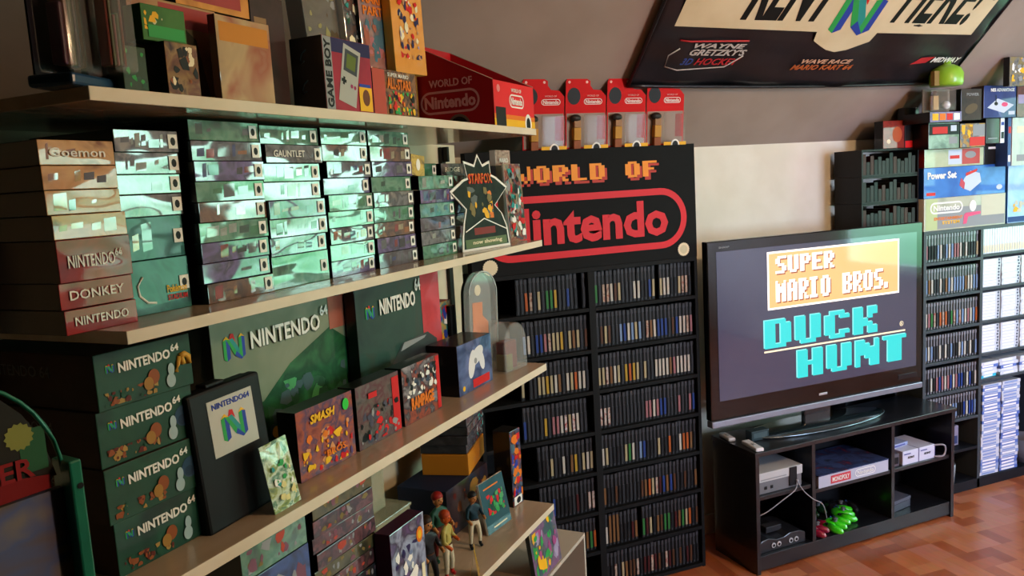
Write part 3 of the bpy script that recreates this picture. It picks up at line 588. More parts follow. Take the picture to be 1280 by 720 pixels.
# handheld console box
def handheld_box():
    w, h, d = .150, .135, .075
    o = cover_box('handheld_console_box', 'handheld console box with a grey handheld pictured and vertical black lettering', 'console box', 1.293, .935, Z1, w, h, d, art('gb_front', ['8a1c30', 'a02238', '7a1830'], 9, wrap=.1, coat=.5), mat('gb_side', '4c5250', .5, coat=.3))
    y = -d/2-.0004
    MB().rect(-w/2+.001, -w/2+.026, .001, h-.001, y, GREY).build('title_band', o)
    q = MB(); text_into(q, 'GAME BOY', -.062, .062, -.009, .009, 0, BLACK, bold=.03); t = q.build('title_lettering', o, weld=False); t.location = (-w/2+.0135, y-.0005, h/2); t.rotation_euler = (0, -math.pi/2, 0)
    MB().rect(-w/2+.026, w/2-.001, h*.80, h-.001, y, mat('navy_print', '2a2450')).build('top_band', o)
    q = MB(); gb = mat('gb_grey', 'a9a9a4'); a = -.25
    def rp(pts): return [(x*math.cos(a)-z*math.sin(a)+.002, x*math.sin(a)+z*math.cos(a)+.068) for x, z in pts]
    q.poly(rp([(-.027,-.055),(.027,-.055),(.027,.055),(-.027,.055)]), y-.0004, gb); q.poly(rp([(-.021,.005),(.021,.005),(.021,.047),(-.021,.047)]), y-.0006, mat('gb_bezel', '3c4048'))
    q.poly(rp([(-.014,.012),(.014,.012),(.014,.040),(-.014,.040)]), y-.0008, mat('gb_lcd', '5c6a2a'))
    q.poly(rp([(-.02,-.022),(-.014,-.022),(-.014,-.007),(-.02,-.007)]), y-.0008, BLACK); q.poly(rp([(-.0245,-.0175),(-.0095,-.0175),(-.0095,-.0115),(-.0245,-.0115)]), y-.0009, BLACK)
    for bx in (.008, .018): p = rp([(bx, -.018)])[0]; q.disc(p[0], p[1], .004, .004, y-.0009, mat('magenta_print', '9a2a5a'), 12)
    q.build('handheld_print', o)
    q = MB(); q.rect(.028, .07, .004, .05, y-.0010, YEL); q.disc(.05, .03, .012, .016, y-.0012, mat('brown_print', '6a3a20')); q.rect(.03, .066, .05, .056, y-.0012, BLU); q.build('cartridge_print', o)
    for k, zz in enumerate((.10, .045)):
        q = MB(); q.tube([(.015*math.sin(t*.7), 0, .012*math.cos(t)) for t in range(5)], .0018, mat('gb_side_dark', '2c3030'), 5); e = q.build('side_print', o); e.location = (-w/2-.0005, 0, zz); e.rotation_euler = (0, 0, math.pi/2)
handheld_box()
o = cover_box('boxed_game', 'grey boxed game leaning on top of the handheld console box, glossy cover', 'boxed game', 1.315, 1.0, Z1+.136, .105, .145, .04, art('greycover', ['5a5450', '6e665e', '54504a'], 12, wrap=.3), WHITE, ry=rad(-6), group='games propped on the top shelf', cols=[mat('dim_yellow_print', '9a9060'), GREY, mat('dim_brown', '5a4630')], n=6, seed=2)
o = cover_box('boxed_game', 'dark multicoloured game cover between the grey and pink covers', 'boxed game', 1.400, .985, Z1+.0945, .062, .19, .018, art('darkmulti', ['3a4a50', '5a3a30', '2a3038', '7a6a60'], 30, wrap=.2), WHITE, ry=rad(-4), group='games propped on the top shelf', cols=[RED, GREY, TEAL, CREAM, DKG], n=16, seed=14)
o = cover_box('boxed_game', 'pink game cover with orange lettering above the small orange game', 'boxed game', 1.463, .975, Z1+.098, .115, .165, .02, art('pinkcover', ['8a5a50', 'a87068', '7a6a70', '5a6a74'], 16, wrap=.2), sideblk_shade, ry=rad(-3), group='games propped on the top shelf', cols=[mat('pink_print', 'b06a70'), mat('slateblue', '4a6a7a'), mat('dusty_red_print', 'a05a4a')], n=14, seed=15, region=(-.42, .42, .05, .65))
text(o, 'title_lettering', 'MARIO', -.045, .045, .135, .155, -.0115, ORG, bold=.03); text(o, 'title_lettering', 'PARTY', -.045, .045, .112, .130, -.0115, ORG, bold=.03)
o = cover_box('boxed_game', 'yellow-orange game cover with gold edge, just left of the red tray', 'boxed game', 1.548, .95, Z1+.098, .128, .178, .022, art('yellowcover', ['c87a20', 'dc9030', 'd08428'], 7, wrap=.2), mat('gold_edge', 'd8b040', .35), ry=rad(-2), group='games propped on the top shelf', cols=[mat('lilac_print', '9a90b0'), RED, mat('navy_print', '2a2450'), CREAM, mat('flesh_print', 'c08a60')], n=26, seed=16, region=(-.30, .34, .18, .92), size=.22)
o = cover_box('boxed_game', 'small orange-titled game box with red left part, below the propped covers', 'boxed game', 1.452, .935, Z1, .165, .094, .045, art('allstars', ['5a3a24', '8a5a30', '3a2418', 'a07040'], 30, wrap=.2), mat('navy_side', '1a1830'), group='games propped on the top shelf', cols=[ORG, YEL, RED, GRN, BLACK], n=26, seed=17, region=(-.18, .42, .05, .55), size=.25)
q = MB(); q.rect(-.082, -.038, .002, .092, -.0229, mat('salmon_print', 'b0483a')); q.build('left_panel', o)
text(o, 'title_lettering', 'SUPER MARIO', -.03, .05, .080, .088, -.0245, WHITE, bold=.01); text(o, 'title_lettering', 'ALL-STARS', -.033, .058, .055, .077, -.0245, ORG, bold=.03)
o = cover_box('boxed_game', 'small amber game box high up behind the red tray', 'boxed game', 1.84, 1.15, Z1, .11, .33, .04, art('amber_small', ['6a4a20', '9a7030', '4a3018'], 24, wrap=.2), sideblk_shade, group='games propped on the top shelf', cols=[YEL, ORG, BLACK], n=10, seed=19, region=(-.42, .42, .72, .96))

# red display tray
def tray():
    o = empty('display_tray', D(1.905, .93, Z1), RZ); tag(o, 'red cardboard display tray with sloping sides on the top shelf end', 'display tray')
    w, d, t = .262, .265, .003; hf, hb = .118, .245
    dr = noise_mat('tray_side_red', 'b01c24', 'a81a22', 6, .45); br = mat('tray_front_red', 'd8242a', .45)
    MB().box(0, w, 0, t, 0, hf, br).build('front_panel', o)
    MB().box(0, w, d-t, d, 0, hb, dr).build('back_panel', o); MB().box(0, w, 0, d, 0, t, dr).build('tray_floor', o)
    for k, x in enumerate((0, w-t)):
        mb = MB(); vs = [(xx, y, z) for xx in (x, x+t) for y, z in ((0, 0), (d, 0), (d, hb), (0, hf))]
        mb.add(vs, [(0,1,2,3), (7,6,5,4), (0,4,5,1), (1,5,6,2), (2,6,7,3), (3,7,4,0)], dr); sp = mb.build('side_panel', o)
        mb = MB(); e = mat('card_edge', 'a08070'); mb.tube([(x+t/2, 0, hf), (x+t/2, d, hb)], .0016, e, 5); mb.build('card_edge', sp)
        if k == 0:
            sd = mat('tray_letter', 'e09a98', .5); q = MB()
            text_into(q, 'WORLD OF', -.055, .075, .108, .128, 0, sd, bold=.02); stadium(q, -.085, .095, .038, .098, .006, 0, sd); text_into(q, 'Nintendo', -.072, .083, .052, .085, 0, sd, bold=.035)
            q.disc(.03, .0, .035, .034, 0, mat('tray_disc', '6a5a50'), 20, 0, (-.01, .08, .001, .05)); q.disc(.03, .0, .028, .027, -.0004, mat('tray_disc_dark', '1c1a18'), 20, 0, (-.01, .08, .001, .05))
            e = q.build('side_lettering', sp, weld=False); e.location = (-.0006, .135, .005); e.rotation_euler = (0, 0, -math.pi/2)
    y = -.0005; q = MB(); q.rect(0, w, .008, .026, y, YEL); q.rect(0, w, .020, .032, y-.0001, ORG); q.rect(0, w, .0, .010, y-.0001, YEL); q.rect(.01, .07, .0, .05, y-.0003, mat('tray_black', '1c1416')); q.build('stripes', o)
    q = MB(); stadium(q, .095, .190, .052, .088, .004, y-.0004, WHITE); text_into(q, 'Nintendo', .105, .180, .060, .080, y-.0004, WHITE, bold=.03); text_into(q, 'WORLD OF', .11, .175, .094, .104, y-.0004, WHITE, bold=.01); q.disc(.03, .098, .010, .010, y-.0004, mat('tray_pink', 'd88080')); q.build('badge_lettering', o, weld=False)
    q = MB(); q.disc(.215, .012, .022, .028, y-.0005, WHITE, 20, 0, (.18, .25, .001, .06)); q.disc(.215, .01, .014, .020, y-.0007, BLACK, 20, 0, (.18, .25, .002, .06)); q.build('round_badge', o)
tray()

# ------------------------------------------------------------------ fourth shelf
Z4 = ZS[4]
def flat_stack(base_s, c, z0, w, d, items, group, name, cat, txt, rnd):
    z = z0
    for i, (h, m, word) in enumerate(items):
        mb = MB(); mb.box(-w/2, w/2, -d/2, d/2, 0, h-.0008, sideblk_shade, m); o = mb.build(name, bevel=.001); put(o, D(base_s+w/2+rnd.uniform(-.004, .004), c+d/2+rnd.uniform(-.003, .003), z), RZ+rnd.uniform(-.02, .02))
        k = len(items)-1-i
        tag(o, '%s, %s, %s' % (word, 'topmost' if k == 0 else ('at the bottom' if i == 0 else ORD[k]+' down'), txt), cat, group)
        q = MB(); blobs(q, rnd, -w*.42, w*.42, h*.15, h*.85, -d/2-.0003, [mat('mauve2_print', '7a5060'), mat('khaki_print', '7a6a3a'), GREY, mat('salmon_print', 'b0483a')], 6, .7); q.build('spine_print', o)
        z += h
    return z
rnd = random.Random(77)
pinkm = art('spine_pink', ['3a2428', '6a4046', '2c2028', '544640'], 30, wrap=.3); khm = art('spine_khaki', ['3c3c2a', '5a5638', '2e3024'], 22, wrap=.3); bkm = art('spine_black', ['18181c', '2c2c32', '3a3a40'], 26, wrap=.4)
orm = art('spine_orange', ['c07a1c', 'b87018', 'c88424'], 6, coat=.4); blm = art('spine_blue', ['24305a', '34508a', '1c2848'], 20, wrap=.3)
flat_stack(1.150, 1.0, Z4, .196, .19, [(.036, bkm, 'black-spined boxed game')]*5+[(.034, pinkm, 'pinkish boxed game'), (.030, khm, 'olive boxed game'), (.034, pinkm, 'pink-spined boxed game'), (.032, pinkm, 'mauve-spined boxed game'), (.034, pinkm, 'rosy boxed game'), (.050, khm, 'thick khaki boxed game')],
           'boxed games stacked under the third shelf', 'boxed_game', 'boxed game', 'pink and olive stack left of the clear bins', rnd)
flat_stack(.962, 1.0, Z4, .17, .19, [(.06, bkm, 'black boxed game'), (.06, blm, 'dark blue boxed game'), (.06, bkm, 'black-fronted boxed game'), (.06, blm, 'blue boxed game'), (.073, blm, 'blue boxed game with cartoon print'), (.060, SP['green'], 'green boxed game')],
           'boxed games stacked under the third shelf', 'boxed_game', 'boxed game', 'pile just below the console cartons', rnd)
# clear storage bins
tint = mat('bin_plastic', 'aeb094', .12, alpha=.45, coat=1.)
def bin_(label, s, c, z, w, h, d):
    o = empty('storage_bin', D(s, c+d/2, z), RZ); tag(o, label, 'storage bin', 'clear storage bins'); t = .003
    q = MB(); q.box(-w/2, w/2, -d/2, -d/2+t, 0, h, tint); q.box(-w/2, w/2, d/2-t, d/2, 0, h, tint); q.box(-w/2, -w/2+t, -d/2+t, d/2-t, 0, h, tint); q.box(w/2-t, w/2, -d/2+t, d/2-t, 0, h, tint); q.box(-w/2, w/2, -d/2, d/2, 0, t, tint); q.build('bin_body', o)
    MB().box(-w/2-.004, w/2+.004, -d/2-.004, d/2+.004, h, h+.008, tint).build('lid', o, bevel=.002)
    q = MB(); q.box(-w*.4, w*.1, -d*.3, d*.3, .004, h*.5, mat('bin_item_dark', '2a2a24', .5)); q.box(w*.15, w*.4, -d*.3, d*.2, .004, h*.35, mat('bin_item_olive', '5a5a3c', .5)); q.build('contents', o, bevel=.003)
bin_('clear olive-tinted storage bin, lower of the pair beside the game stack', 1.50, 1.08, Z4, .20, .19, .18)
bin_('clear storage bin stacked on the other bin, under the third shelf', 1.47, 1.12, Z4+.20, .17, .10, .14)
o = cover_box('boxed_game', 'blue boxed game with silvery glare in front of the clear bins', 'boxed game', 1.398, .955, Z4, .135, .245, .04, art('silverblue', ['2a3460', '8a96b0', '1c2240', '54407a'], 18, wrap=.9, coat_ior=1.9), mat('purple_side', '3a1430'), cols=[mat('steelblue', '6a7a9a'), WHITE, mat('navy_print', '2a2450')], n=12, seed=44, region=(-.4, .25, .1, .8))
q = MB(); q.disc(.045, .20, .013, .018, -.0213, ORG); q.disc(.045, .20, .007, .010, -.0215, YEL); q.rect(.045, .058, .09, .13, -.0214, CREAM); q.build('badge', o)
# cases, orange carton, blue box
rnd = random.Random(5)
zt = Z4
o = cover_box('shipping_carton', 'tan orange cardboard carton under the pile of black cases', 'carton', 2.02, 1.12, Z4+.14, .20, .062, .14, orm, mat('carton_orange', 'b8741c', .6), rz=.25)
MB().box(-.02, .02, -.0703, .07, .0622, .0626, mat('packing_tape', 'c8a050', .3)).build('packing_tape', o)
o = cover_box('carton', 'dark reddish-blue toy carton standing behind the small figures', 'carton', 1.935, 1.10, Z4, .25, .1395, .16, art('bluedark', ['1c2844', '2a2028', '3a2a2c', '22304a'], 14, wrap=.2), mat('dark_blue_side', '182440', .5), cols=[mat('maroon_print', '5a2018'), mat('dull_gold', '9a7030'), mat('rust_print', '8a4a24')], n=12, seed=51)
z = Z4+.14+.0635
for i in range(6):
    w, d = .20, .14; mb = MB(); mb.box(-w/2, w/2, -d/2, d/2, 0, .0265, bkm, SP['dark']); o = mb.build('disc_case', bevel=.002); put(o, D(2.02+rnd.uniform(-.006, .006), 1.19+rnd.uniform(-.006, .006), z), RZ+.25)
    tag(o, 'black glossy case, %s in the pile on the orange carton' % ['at the bottom', 'second from bottom', 'third from bottom', 'third from top', 'second from top', 'topmost'][i], 'case', 'black cases piled on the orange carton')
    q = MB(); blobs(q, rnd, w*.05, w*.48, .004, .023, -d/2-.0003, [GREY, mat('maroon_print', '5a2018'), TEAL], 6, .8); q.build('spine_print', o); z += .027
o = cover_box('boxed_game', 'colourful tall box standing at the far right end of lowest shelf', 'boxed game', 2.10, 1.02, Z4, .06, .235, .06, art('rightbox', ['2a2a40', '8a3a20', '3a4a6a', '1c1c28', 'a06030'], 22, wrap=.4), sideblk_shade, rz=-.1, cols=[ORG, RED, BLU, BLACK, mat('slateblue', '4a6a7a')], n=22, seed=61, size=.5)
q = MB(); q.rect(-.025, .02, .004, .03, -.0316, WHITE); q.disc(0, .016, .012, .010, -.0318, BLACK); q.build('label', o)
o = cover_box('picture_book', 'dark teal book with green picture leaning at lowest shelf', 'book', 1.93, 1.0, Z4, .125, .145, .008, art('bookteal', ['12404a', '16505c', '104048'], 8, coat=.6), WHITE, tilt=-.18, rz=-.1)
q = MB(); blobs(q, random.Random(71), -.04, .045, .045, .105, -.0045, [GRN, mat('leafprint', '4a9a60'), DKG, RED], 16, .35); q.rect(-.045, .03, .122, .126, -.0046, ORG); q.rect(-.03, .04, .01, .014, -.0046, CREAM); q.build('cover_art', o)
o = empty('folded_card', D(1.66, .94, Z4), RZ+.4); tag(o, 'small folded yellow card at the front edge of the lowest shelf', 'folded card')
mb = MB(); mb.add([(-.02,-.01,0),(.02,-.01,0),(.004,0,.065),(-.004,0,.065),(-.02,.012,0),(.02,.012,0)], [(0,1,2,3),(4,3,2,5)], art('yellowcard', ['8a6a2a', 'b08a3a', '6a3a1c'], 40, coat=.3)); mb.build('card', o)
q = MB(); q.tube([(0, -.006, .03), (.003, -.001, .062), (.001, -.001, .080)], .0012, mat('gold_edge', 'd8b040'), 5); q.build('card_tab', o)

# small articulated toy figures
def toy(label, loc, rz, H, top, legs, shoe, skin, hair, arms=(.3, .4), lean=0):
    o = empty('toy_figure', loc, rz); tag(o, label, 'toy figure', 'toy figures on the lowest shelf')
    u = H/8; V = [(0,0,4.1),(0,0,5.2),(0,lean,6.3),(0,lean,6.9), (-.55,0,3.9),(-.75,-.1,2.1),(-.8,0,.45),(-.82,-.55,.25), (.55,0,3.9),(.75,-.2,2.1),(.85,0,.45),(.87,-.55,.25),
                  (-.95,lean,6.1),(-1.35,-.2,5.0),(-1.2,-.9,4.3),(-1.1,-1.15,4.1), (.95,lean,6.1),(1.4,-.1,5.0),(1.35,-.8,4.4),(1.25,-1.1,4.35)]
    rr = [.62,.58,.72,.34,.48,.36,.27,.3,.48,.36,.27,.3,.36,.28,.24,.27,.36,.28,.24,.27]
    E = [(0,1),(1,2),(2,3),(0,4),(4,5),(5,6),(6,7),(0,8),(8,9),(9,10),(10,11),(2,12),(12,13),(13,14),(14,15),(2,16),(16,17),(17,18),(18,19)]
    me = bpy.data.meshes.new('body'); me.from_pydata([(a*u, b*u, c*u) for a, b, c in V], E, [])
    t = bpy.data.objects.new('tmp', me); COL.objects.link(t); md = t.modifiers.new('s', 'SKIN')
    for i, sv in enumerate(me.skin_vertices[0].data): sv.radius = (rr[i]*u, rr[i]*u*.85); sv.use_root = (i == 0)
    t.modifiers.new('ss', 'SUBSURF').levels = 2; t.modifiers['ss'].render_levels = 2
    dg = bpy.context.evaluated_depsgraph_get(); dg.update(); m2 = bpy.data.meshes.new_from_object(t.evaluated_get(dg)); bpy.data.objects.remove(t)
    for m in (top, legs, shoe, skin): m2.materials.append(m)
    for p in m2.polygons:
        c = p.center/u; p.use_smooth = True
        p.material_index = 2 if c.z < .95 else (1 if c.z < 4.3 and abs(c.x) < 1.05 else (3 if (abs(c.x) > 1.0 and c.z < 4.8) or c.z > 6.75 else 0))
    zmin = min(v.co.z for v in m2.vertices)
    for v in m2.vertices: v.co.z -= zmin
    b = part('body', m2, o)
    q = MB(); q.ball((0, lean*u, 7.5*u), (.62*u, .66*u, .78*u), skin); q.ball((0, lean*u-.66*u, 7.4*u), (.10*u, .16*u, .12*u), skin, 8, 6)
    for s_ in (-1, 1): q.ball((s_*.24*u, lean*u-.56*u, 7.6*u), (.09*u, .07*u, .10*u), BLACK, 8, 6); q.ball((s_*.62*u, lean*u, 7.4*u), (.08*u, .14*u, .2*u), skin, 8, 6)
    q.box(-.18*u, .18*u, lean*u-.66*u, lean*u-.5*u, 7.06*u, 7.13*u, mat('mouth_dark', '5a1a14')); q.build('head', o)
    q = MB(); q.ball((0, lean*u+.10*u, 7.85*u), (.70*u, .70*u, .62*u), hair); q.build('hair', o)
    q = MB(); q.tube([(x*u, y*u, 4.35*u) for x, y in [(.6*math.cos(a), .55*math.sin(a)) for a in [2*math.pi*i/12 for i in range(13)]]], .09*u, mat('belt_brown', '4a2a16'), 6, cap=False); q.build('belt', o)
tb = mat('toy_dark', '16181c', .4); tr = mat('toy_crimson', 'a81c1c', .35); ty = mat('toy_khaki', 'a89a50', .4); tw = mat('toy_cream', 'c8bca0', .4); tg = mat('toy_deep_green', '1c4434', .4); tk = mat('toy_tan', 'a87040', .4); to = mat('toy_ginger', 'b4501e', .4)
toy('toy figure in dark clothes, nearest the stack of games on lowest shelf', D(1.545, 1.0, Z4), .5, .185, tb, tb, tb, tk, mat('toy_brownhair', '2a1a10', .5))
toy('toy figure with ginger hair, khaki top and bright red boots', D(1.625, .995, Z4), .9, .168, ty, tw, tr, to, mat('toy_gingerhair', '9a3a18', .5))
toy('toy figure with red cap and green clothes behind the red-booted figure', D(1.70, 1.06, Z4), .4, .178, tg, mat('toy_maroon', '5a1a16', .4), tg, tk, mat('toy_redcap', '8a1c18', .5))
toy('toy figure in teal with pale legs, standing just left of the book', D(1.795, 1.01, Z4), .3, .150, mat('toy_teal', '14303c', .4), tw, tb, tk, tb)

# low white crate with leaning game case
o = empty('low_crate', D(2.165, .90, 0), RZ); tag(o, 'low pale crate with brown back below the end of the maple shelves', 'crate')
cw = mat('crate_white', 'b8b0a4', .5); W, H, Dp = .33, .450, .26
for x in (-W/2, W/2-.012): MB().box(x, x+.012, 0, Dp, 0, H, cw).build('side_panel', o)
MB().box(-W/2, W/2, 0, Dp, 0, .012, cw).build('bottom_panel', o); MB().box(-W/2+.012, W/2-.012, .0, Dp, .20, .212, cw).build('shelf', o); MB().box(-W/2, W/2, 0, Dp, H, H+.012, cw).build('top_panel', o); MB().box(-W/2+.012, W/2-.012, Dp-.006, Dp, .012, H-.01, mat('crate_back', '5a4430', .7)).build('back_panel', o)

# ------------------------------------------------------------------ black bookcase with sign
bcm = noise_mat('black_ash', '08080a', '0c0c0e', 30, .7, stretch=(1, 1, .1)); bcm.node_tree.nodes['Principled BSDF'].inputs['Specular IOR Level'].default_value = .25; BX0, BX1, BY, BT = .885, 1.820, 2.64, 1.282; BD = .20
bc = empty('bookcase', ((BX0+BX1)/2, BY, 0)); tag(bc, 'tall black two-bay bookcase filled with cartridge sleeves under the red-lettered sign', 'bookcase')
hx = (BX1-BX0)/2; t = .014
for x in (-hx, hx-t): MB().box(x, x+t, 0, BD, 0, BT, bcm).build('side_panel', bc, bevel=.001)
MB().box(-t, t, 0, BD, 0, BT-.016, bcm).build('divider', bc, bevel=.001)
MB().box(-hx+t, hx-t, -.002, BD, BT-.016, BT, bcm).build('top_panel', bc, bevel=.001)
MB().box(-hx+t, hx-t, BD-.005, BD, .005, BT-.016, mat('bookcase_back', '0b0b0d', .6)).build('back_panel', bc)
ROWZ = [1.13-.159*k for k in range(8)]
for z in ROWZ:
    for a, b in ((-hx+t, -t), (t, hx-t)): MB().box(a, b, 0, BD-.005, z-.014, z, bcm).build('shelf', bc, bevel=.001)

LC = {'grey': '2c2e33', 'white': 'b8b4aa', 'red': '9a2018', 'blue': '263e80', 'pale blue': '7088ac', 'yellow': 'b08e30', 'green': '2f7038', 'orange': 'a85424', 'brown': '4e3220', 'pink': '96646a', 'dark': '18181b', 'cream': 'a89c7a', 'tan': '745232', 'maroon': '401616'}
lblm = {k: mat('label_'+k.replace(' ', '_'), v, .5) for k, v in LC.items()}
slv = mat('sleeve_black', '0b0b0d', .55); slg = mat('sleeve_grey', '3a3b41', .5)
def sleeve_mesh(w=.0148, h=.133):
    q = MB(); q.box(-w/2, w/2, 0, .12, 0, h, slv); q.box(-w*.17, w*.17, -.0012, 0, h*.03, h*.90, slg); q.box(-w*.34, w*.34, -.0022, 0, h*.86, h*.985, slg)
    return q.mesh('sleeve')
SM = [sleeve_mesh(), sleeve_mesh(h=.131), sleeve_mesh(h=.134)]
LMH = {}
def label_mesh(k, full=False, w=.0148, h=.133):
    if (k, full, w) not in LMH:
        q = MB(); q.box(-w*.31, w*.31, -.0030, -.0010, h*.10, h*(.93 if full else .60), lblm[k]); LMH[(k, full, w)] = q.mesh('spine_label')
    return LMH[(k, full, w)]
rowpal = {0: ['grey']*8+['dark']*4+['red', 'blue'], 1: ['grey']*7+['pale blue', 'white', 'blue', 'cream', 'brown'], 2: ['grey']*6+['white', 'white', 'yellow', 'cream', 'pale blue', 'tan'], 3: ['grey']*7+['pink', 'pink', 'white', 'red', 'blue'],
          4: ['grey', 'dark']*4+['white', 'orange', 'blue', 'cream', 'tan'], 5: ['dark', 'maroon', 'brown', 'grey', 'dark', 'tan', 'blue'], 6: ['dark', 'maroon', 'brown', 'tan', 'green', 'dark', 'orange'], 7: ['dark', 'maroon', 'grey', 'brown', 'dark', 'red']}
FIX = {('R', 0): {0: 'green', 2: 'red', 3: 'red', 4: 'white', 5: 'brown', 6: 'cream', 10: 'white', 11: 'white', 14: 'blue', 15: 'cream', 16: 'cream', 17: 'cream', 18: 'white', 19: 'white', 22: 'cream', 23: 'red', 24: 'red'},
       ('R', 1): {0: 'grey', 10: 'cream', 11: 'pale blue', 13: 'red', 14: 'tan', 15: 'white', 16: 'blue', 17: 'blue', 18: 'blue', 21: 'blue', 22: 'white', 23: 'white', 24: 'red', 25: 'pink'},
       ('R', 2): {0: 'cream', 1: 'cream', 2: 'red', 4: 'white', 8: 'orange', 9: 'yellow', 15: 'white', 17: 'white', 18: 'white', 20: 'pink', 22: 'white'},
       ('R', 3): {0: 'red', 1: 'red', 2: 'red', 12: 'pink', 13: 'pink', 14: 'white', 15: 'pink'}, ('R', 4): {0: 'white', 1: 'cream', 7: 'green', 10: 'pale blue', 11: 'blue', 15: 'cream', 18: 'orange', 22: 'orange', 23: 'orange'},
       ('R', 5): {12: 'orange', 13: 'cream', 14: 'red'}, ('R', 6): {0: 'white', 1: 'tan', 2: 'tan', 3: 'tan', 12: 'cream', 22: 'cream'}, ('R', 7): {4: 'cream', 5: 'tan', 16: 'red', 17: 'maroon'},
       ('L', 0): {2: 'orange', 5: 'cream', 7: 'green', 8: 'green', 9: 'yellow'}, ('L', 1): {0: 'green', 6: 'pink', 7: 'red', 9: 'cream', 10: 'yellow', 13: 'tan', 14: 'cream'}, ('L', 2): {4: 'cream', 6: 'yellow', 8: 'white', 13: 'orange'},
       ('L', 3): {5: 'yellow', 10: 'red', 11: 'cream', 12: 'red', 13: 'white'}, ('L', 4): {6: 'white', 9: 'yellow', 11: 'cream', 12: 'white', 14: 'red'}, ('L', 5): {12: 'red', 13: 'red', 14: 'cream'}}
ROWN = ['top', 'second', 'third', 'fourth', 'fifth', 'sixth', 'seventh', 'bottom']
rnd = random.Random(11)
NS = 26
for bay, xa, xb in (('L', BX0+t, (BX0+BX1)/2-t), ('R', (BX0+BX1)/2+t, BX1-t)):
    for r in range(8):
        pitch = (xb-xa-.006)/NS
        idx = 0
        for i in range(NS):
            x = xa+.003+pitch*(i+.5)
            if bay == 'L':
                if x < (1.045 if r < 4 else 1.11) or r > 6: continue
            idx += 1; k = idx-1 if bay == 'L' else i
            c = FIX.get((bay, r), {}).get(k) or rnd.choice(rowpal[r])
            if rnd.random() < .025: continue
            o = bpy.data.objects.new('cartridge_sleeve', rnd.choice(SM)); COL.objects.link(o)
            put(o, (x, BY+.018+rnd.uniform(0, .002), ROWZ[r]), ry=rnd.uniform(-.012, .012))
            e = (ORD[NS-1-i] if NS-1-i else 'first') if bay == 'L' else (ORD[i] if i else 'first')
            e = e.replace('topmost', 'first')
            tag(o, '%s-labelled cartridge sleeve, %s from the %s, %s row, %s bay of bookcase' % (c, e, 'divider' if bay == 'L' else 'divider', ROWN[r], 'shelf-side' if bay == 'L' else 'television-side'), 'game cartridge', 'cartridge sleeves in the black bookcase')
            part('spine_label', label_mesh(c, bay == 'R' and r == 6 and i in (1, 2, 3)), o)

# sign
def sign():
    o = empty('shop_sign', ((BX0+BX1)/2, BY-.004, BT)); tag(o, 'wide black sign with orange pixel letters and red oval logo on bookcase', 'sign')
    hz = 1.719-BT; sw = (1.818-BX0)/2
    MB().box(-sw, sw, 0, .045, 0, hz, noise_mat('sign_black', '0b0b0d', '0d0e10', 20, .75)).build('sign_board', o, bevel=.002)
    y = -.0004; dx = -(BX0+BX1)/2
    red = mat('sign_red', 'd3181f', .45); orl = mat('sign_orange', 'f0941c', .45); ors = mat('sign_orange_shadow', 'b8321a', .45)
    q = MB(); pixel_text(q, 'WORLD OF', 1.066+dx+.010, 1.648+dx+.010, .322-.012, .380-.010, y, ors, .0004, gap=1.0); q.build('letter_shadow', o)
    q = MB(); pixel_text(q, 'WORLD OF', 1.066+dx, 1.648+dx, .322, .380, y-.0006, orl, .0006, gap=1.0); q.build('pixel_lettering', o)
    q = MB(); stadium(q, .925+dx, 1.775+dx, .045, .275, .025, y, red, 20); q.build('oval_outline', o)
    text(o, 'logo_lettering', 'Nintendo', .985+dx, 1.690+dx, .095, .232, y-.0010, red, bold=.035, th=.0006)
    q = MB(); n = 40; q.poly([(1.756+dx+(.024 if i % 2 else .027)*math.cos(2*math.pi*i/n), .034+(.024 if i % 2 else .027)*math.sin(2*math.pi*i/n)) for i in range(n)], y-.0014, CREAM); q.disc(1.756+dx, .034, .017, .017, y-.0016, mat('seal_inner', 'cfc6a4')); q.build('seal', o)
    q = MB(); q.poly([(.955+dx+(.026 if i % 2 else .029)*math.cos(2*math.pi*i/n), .0335+(.026 if i % 2 else .029)*math.sin(2*math.pi*i/n)) for i in range(n)], y-.0014, CREAM); q.build('seal', o)
sign()

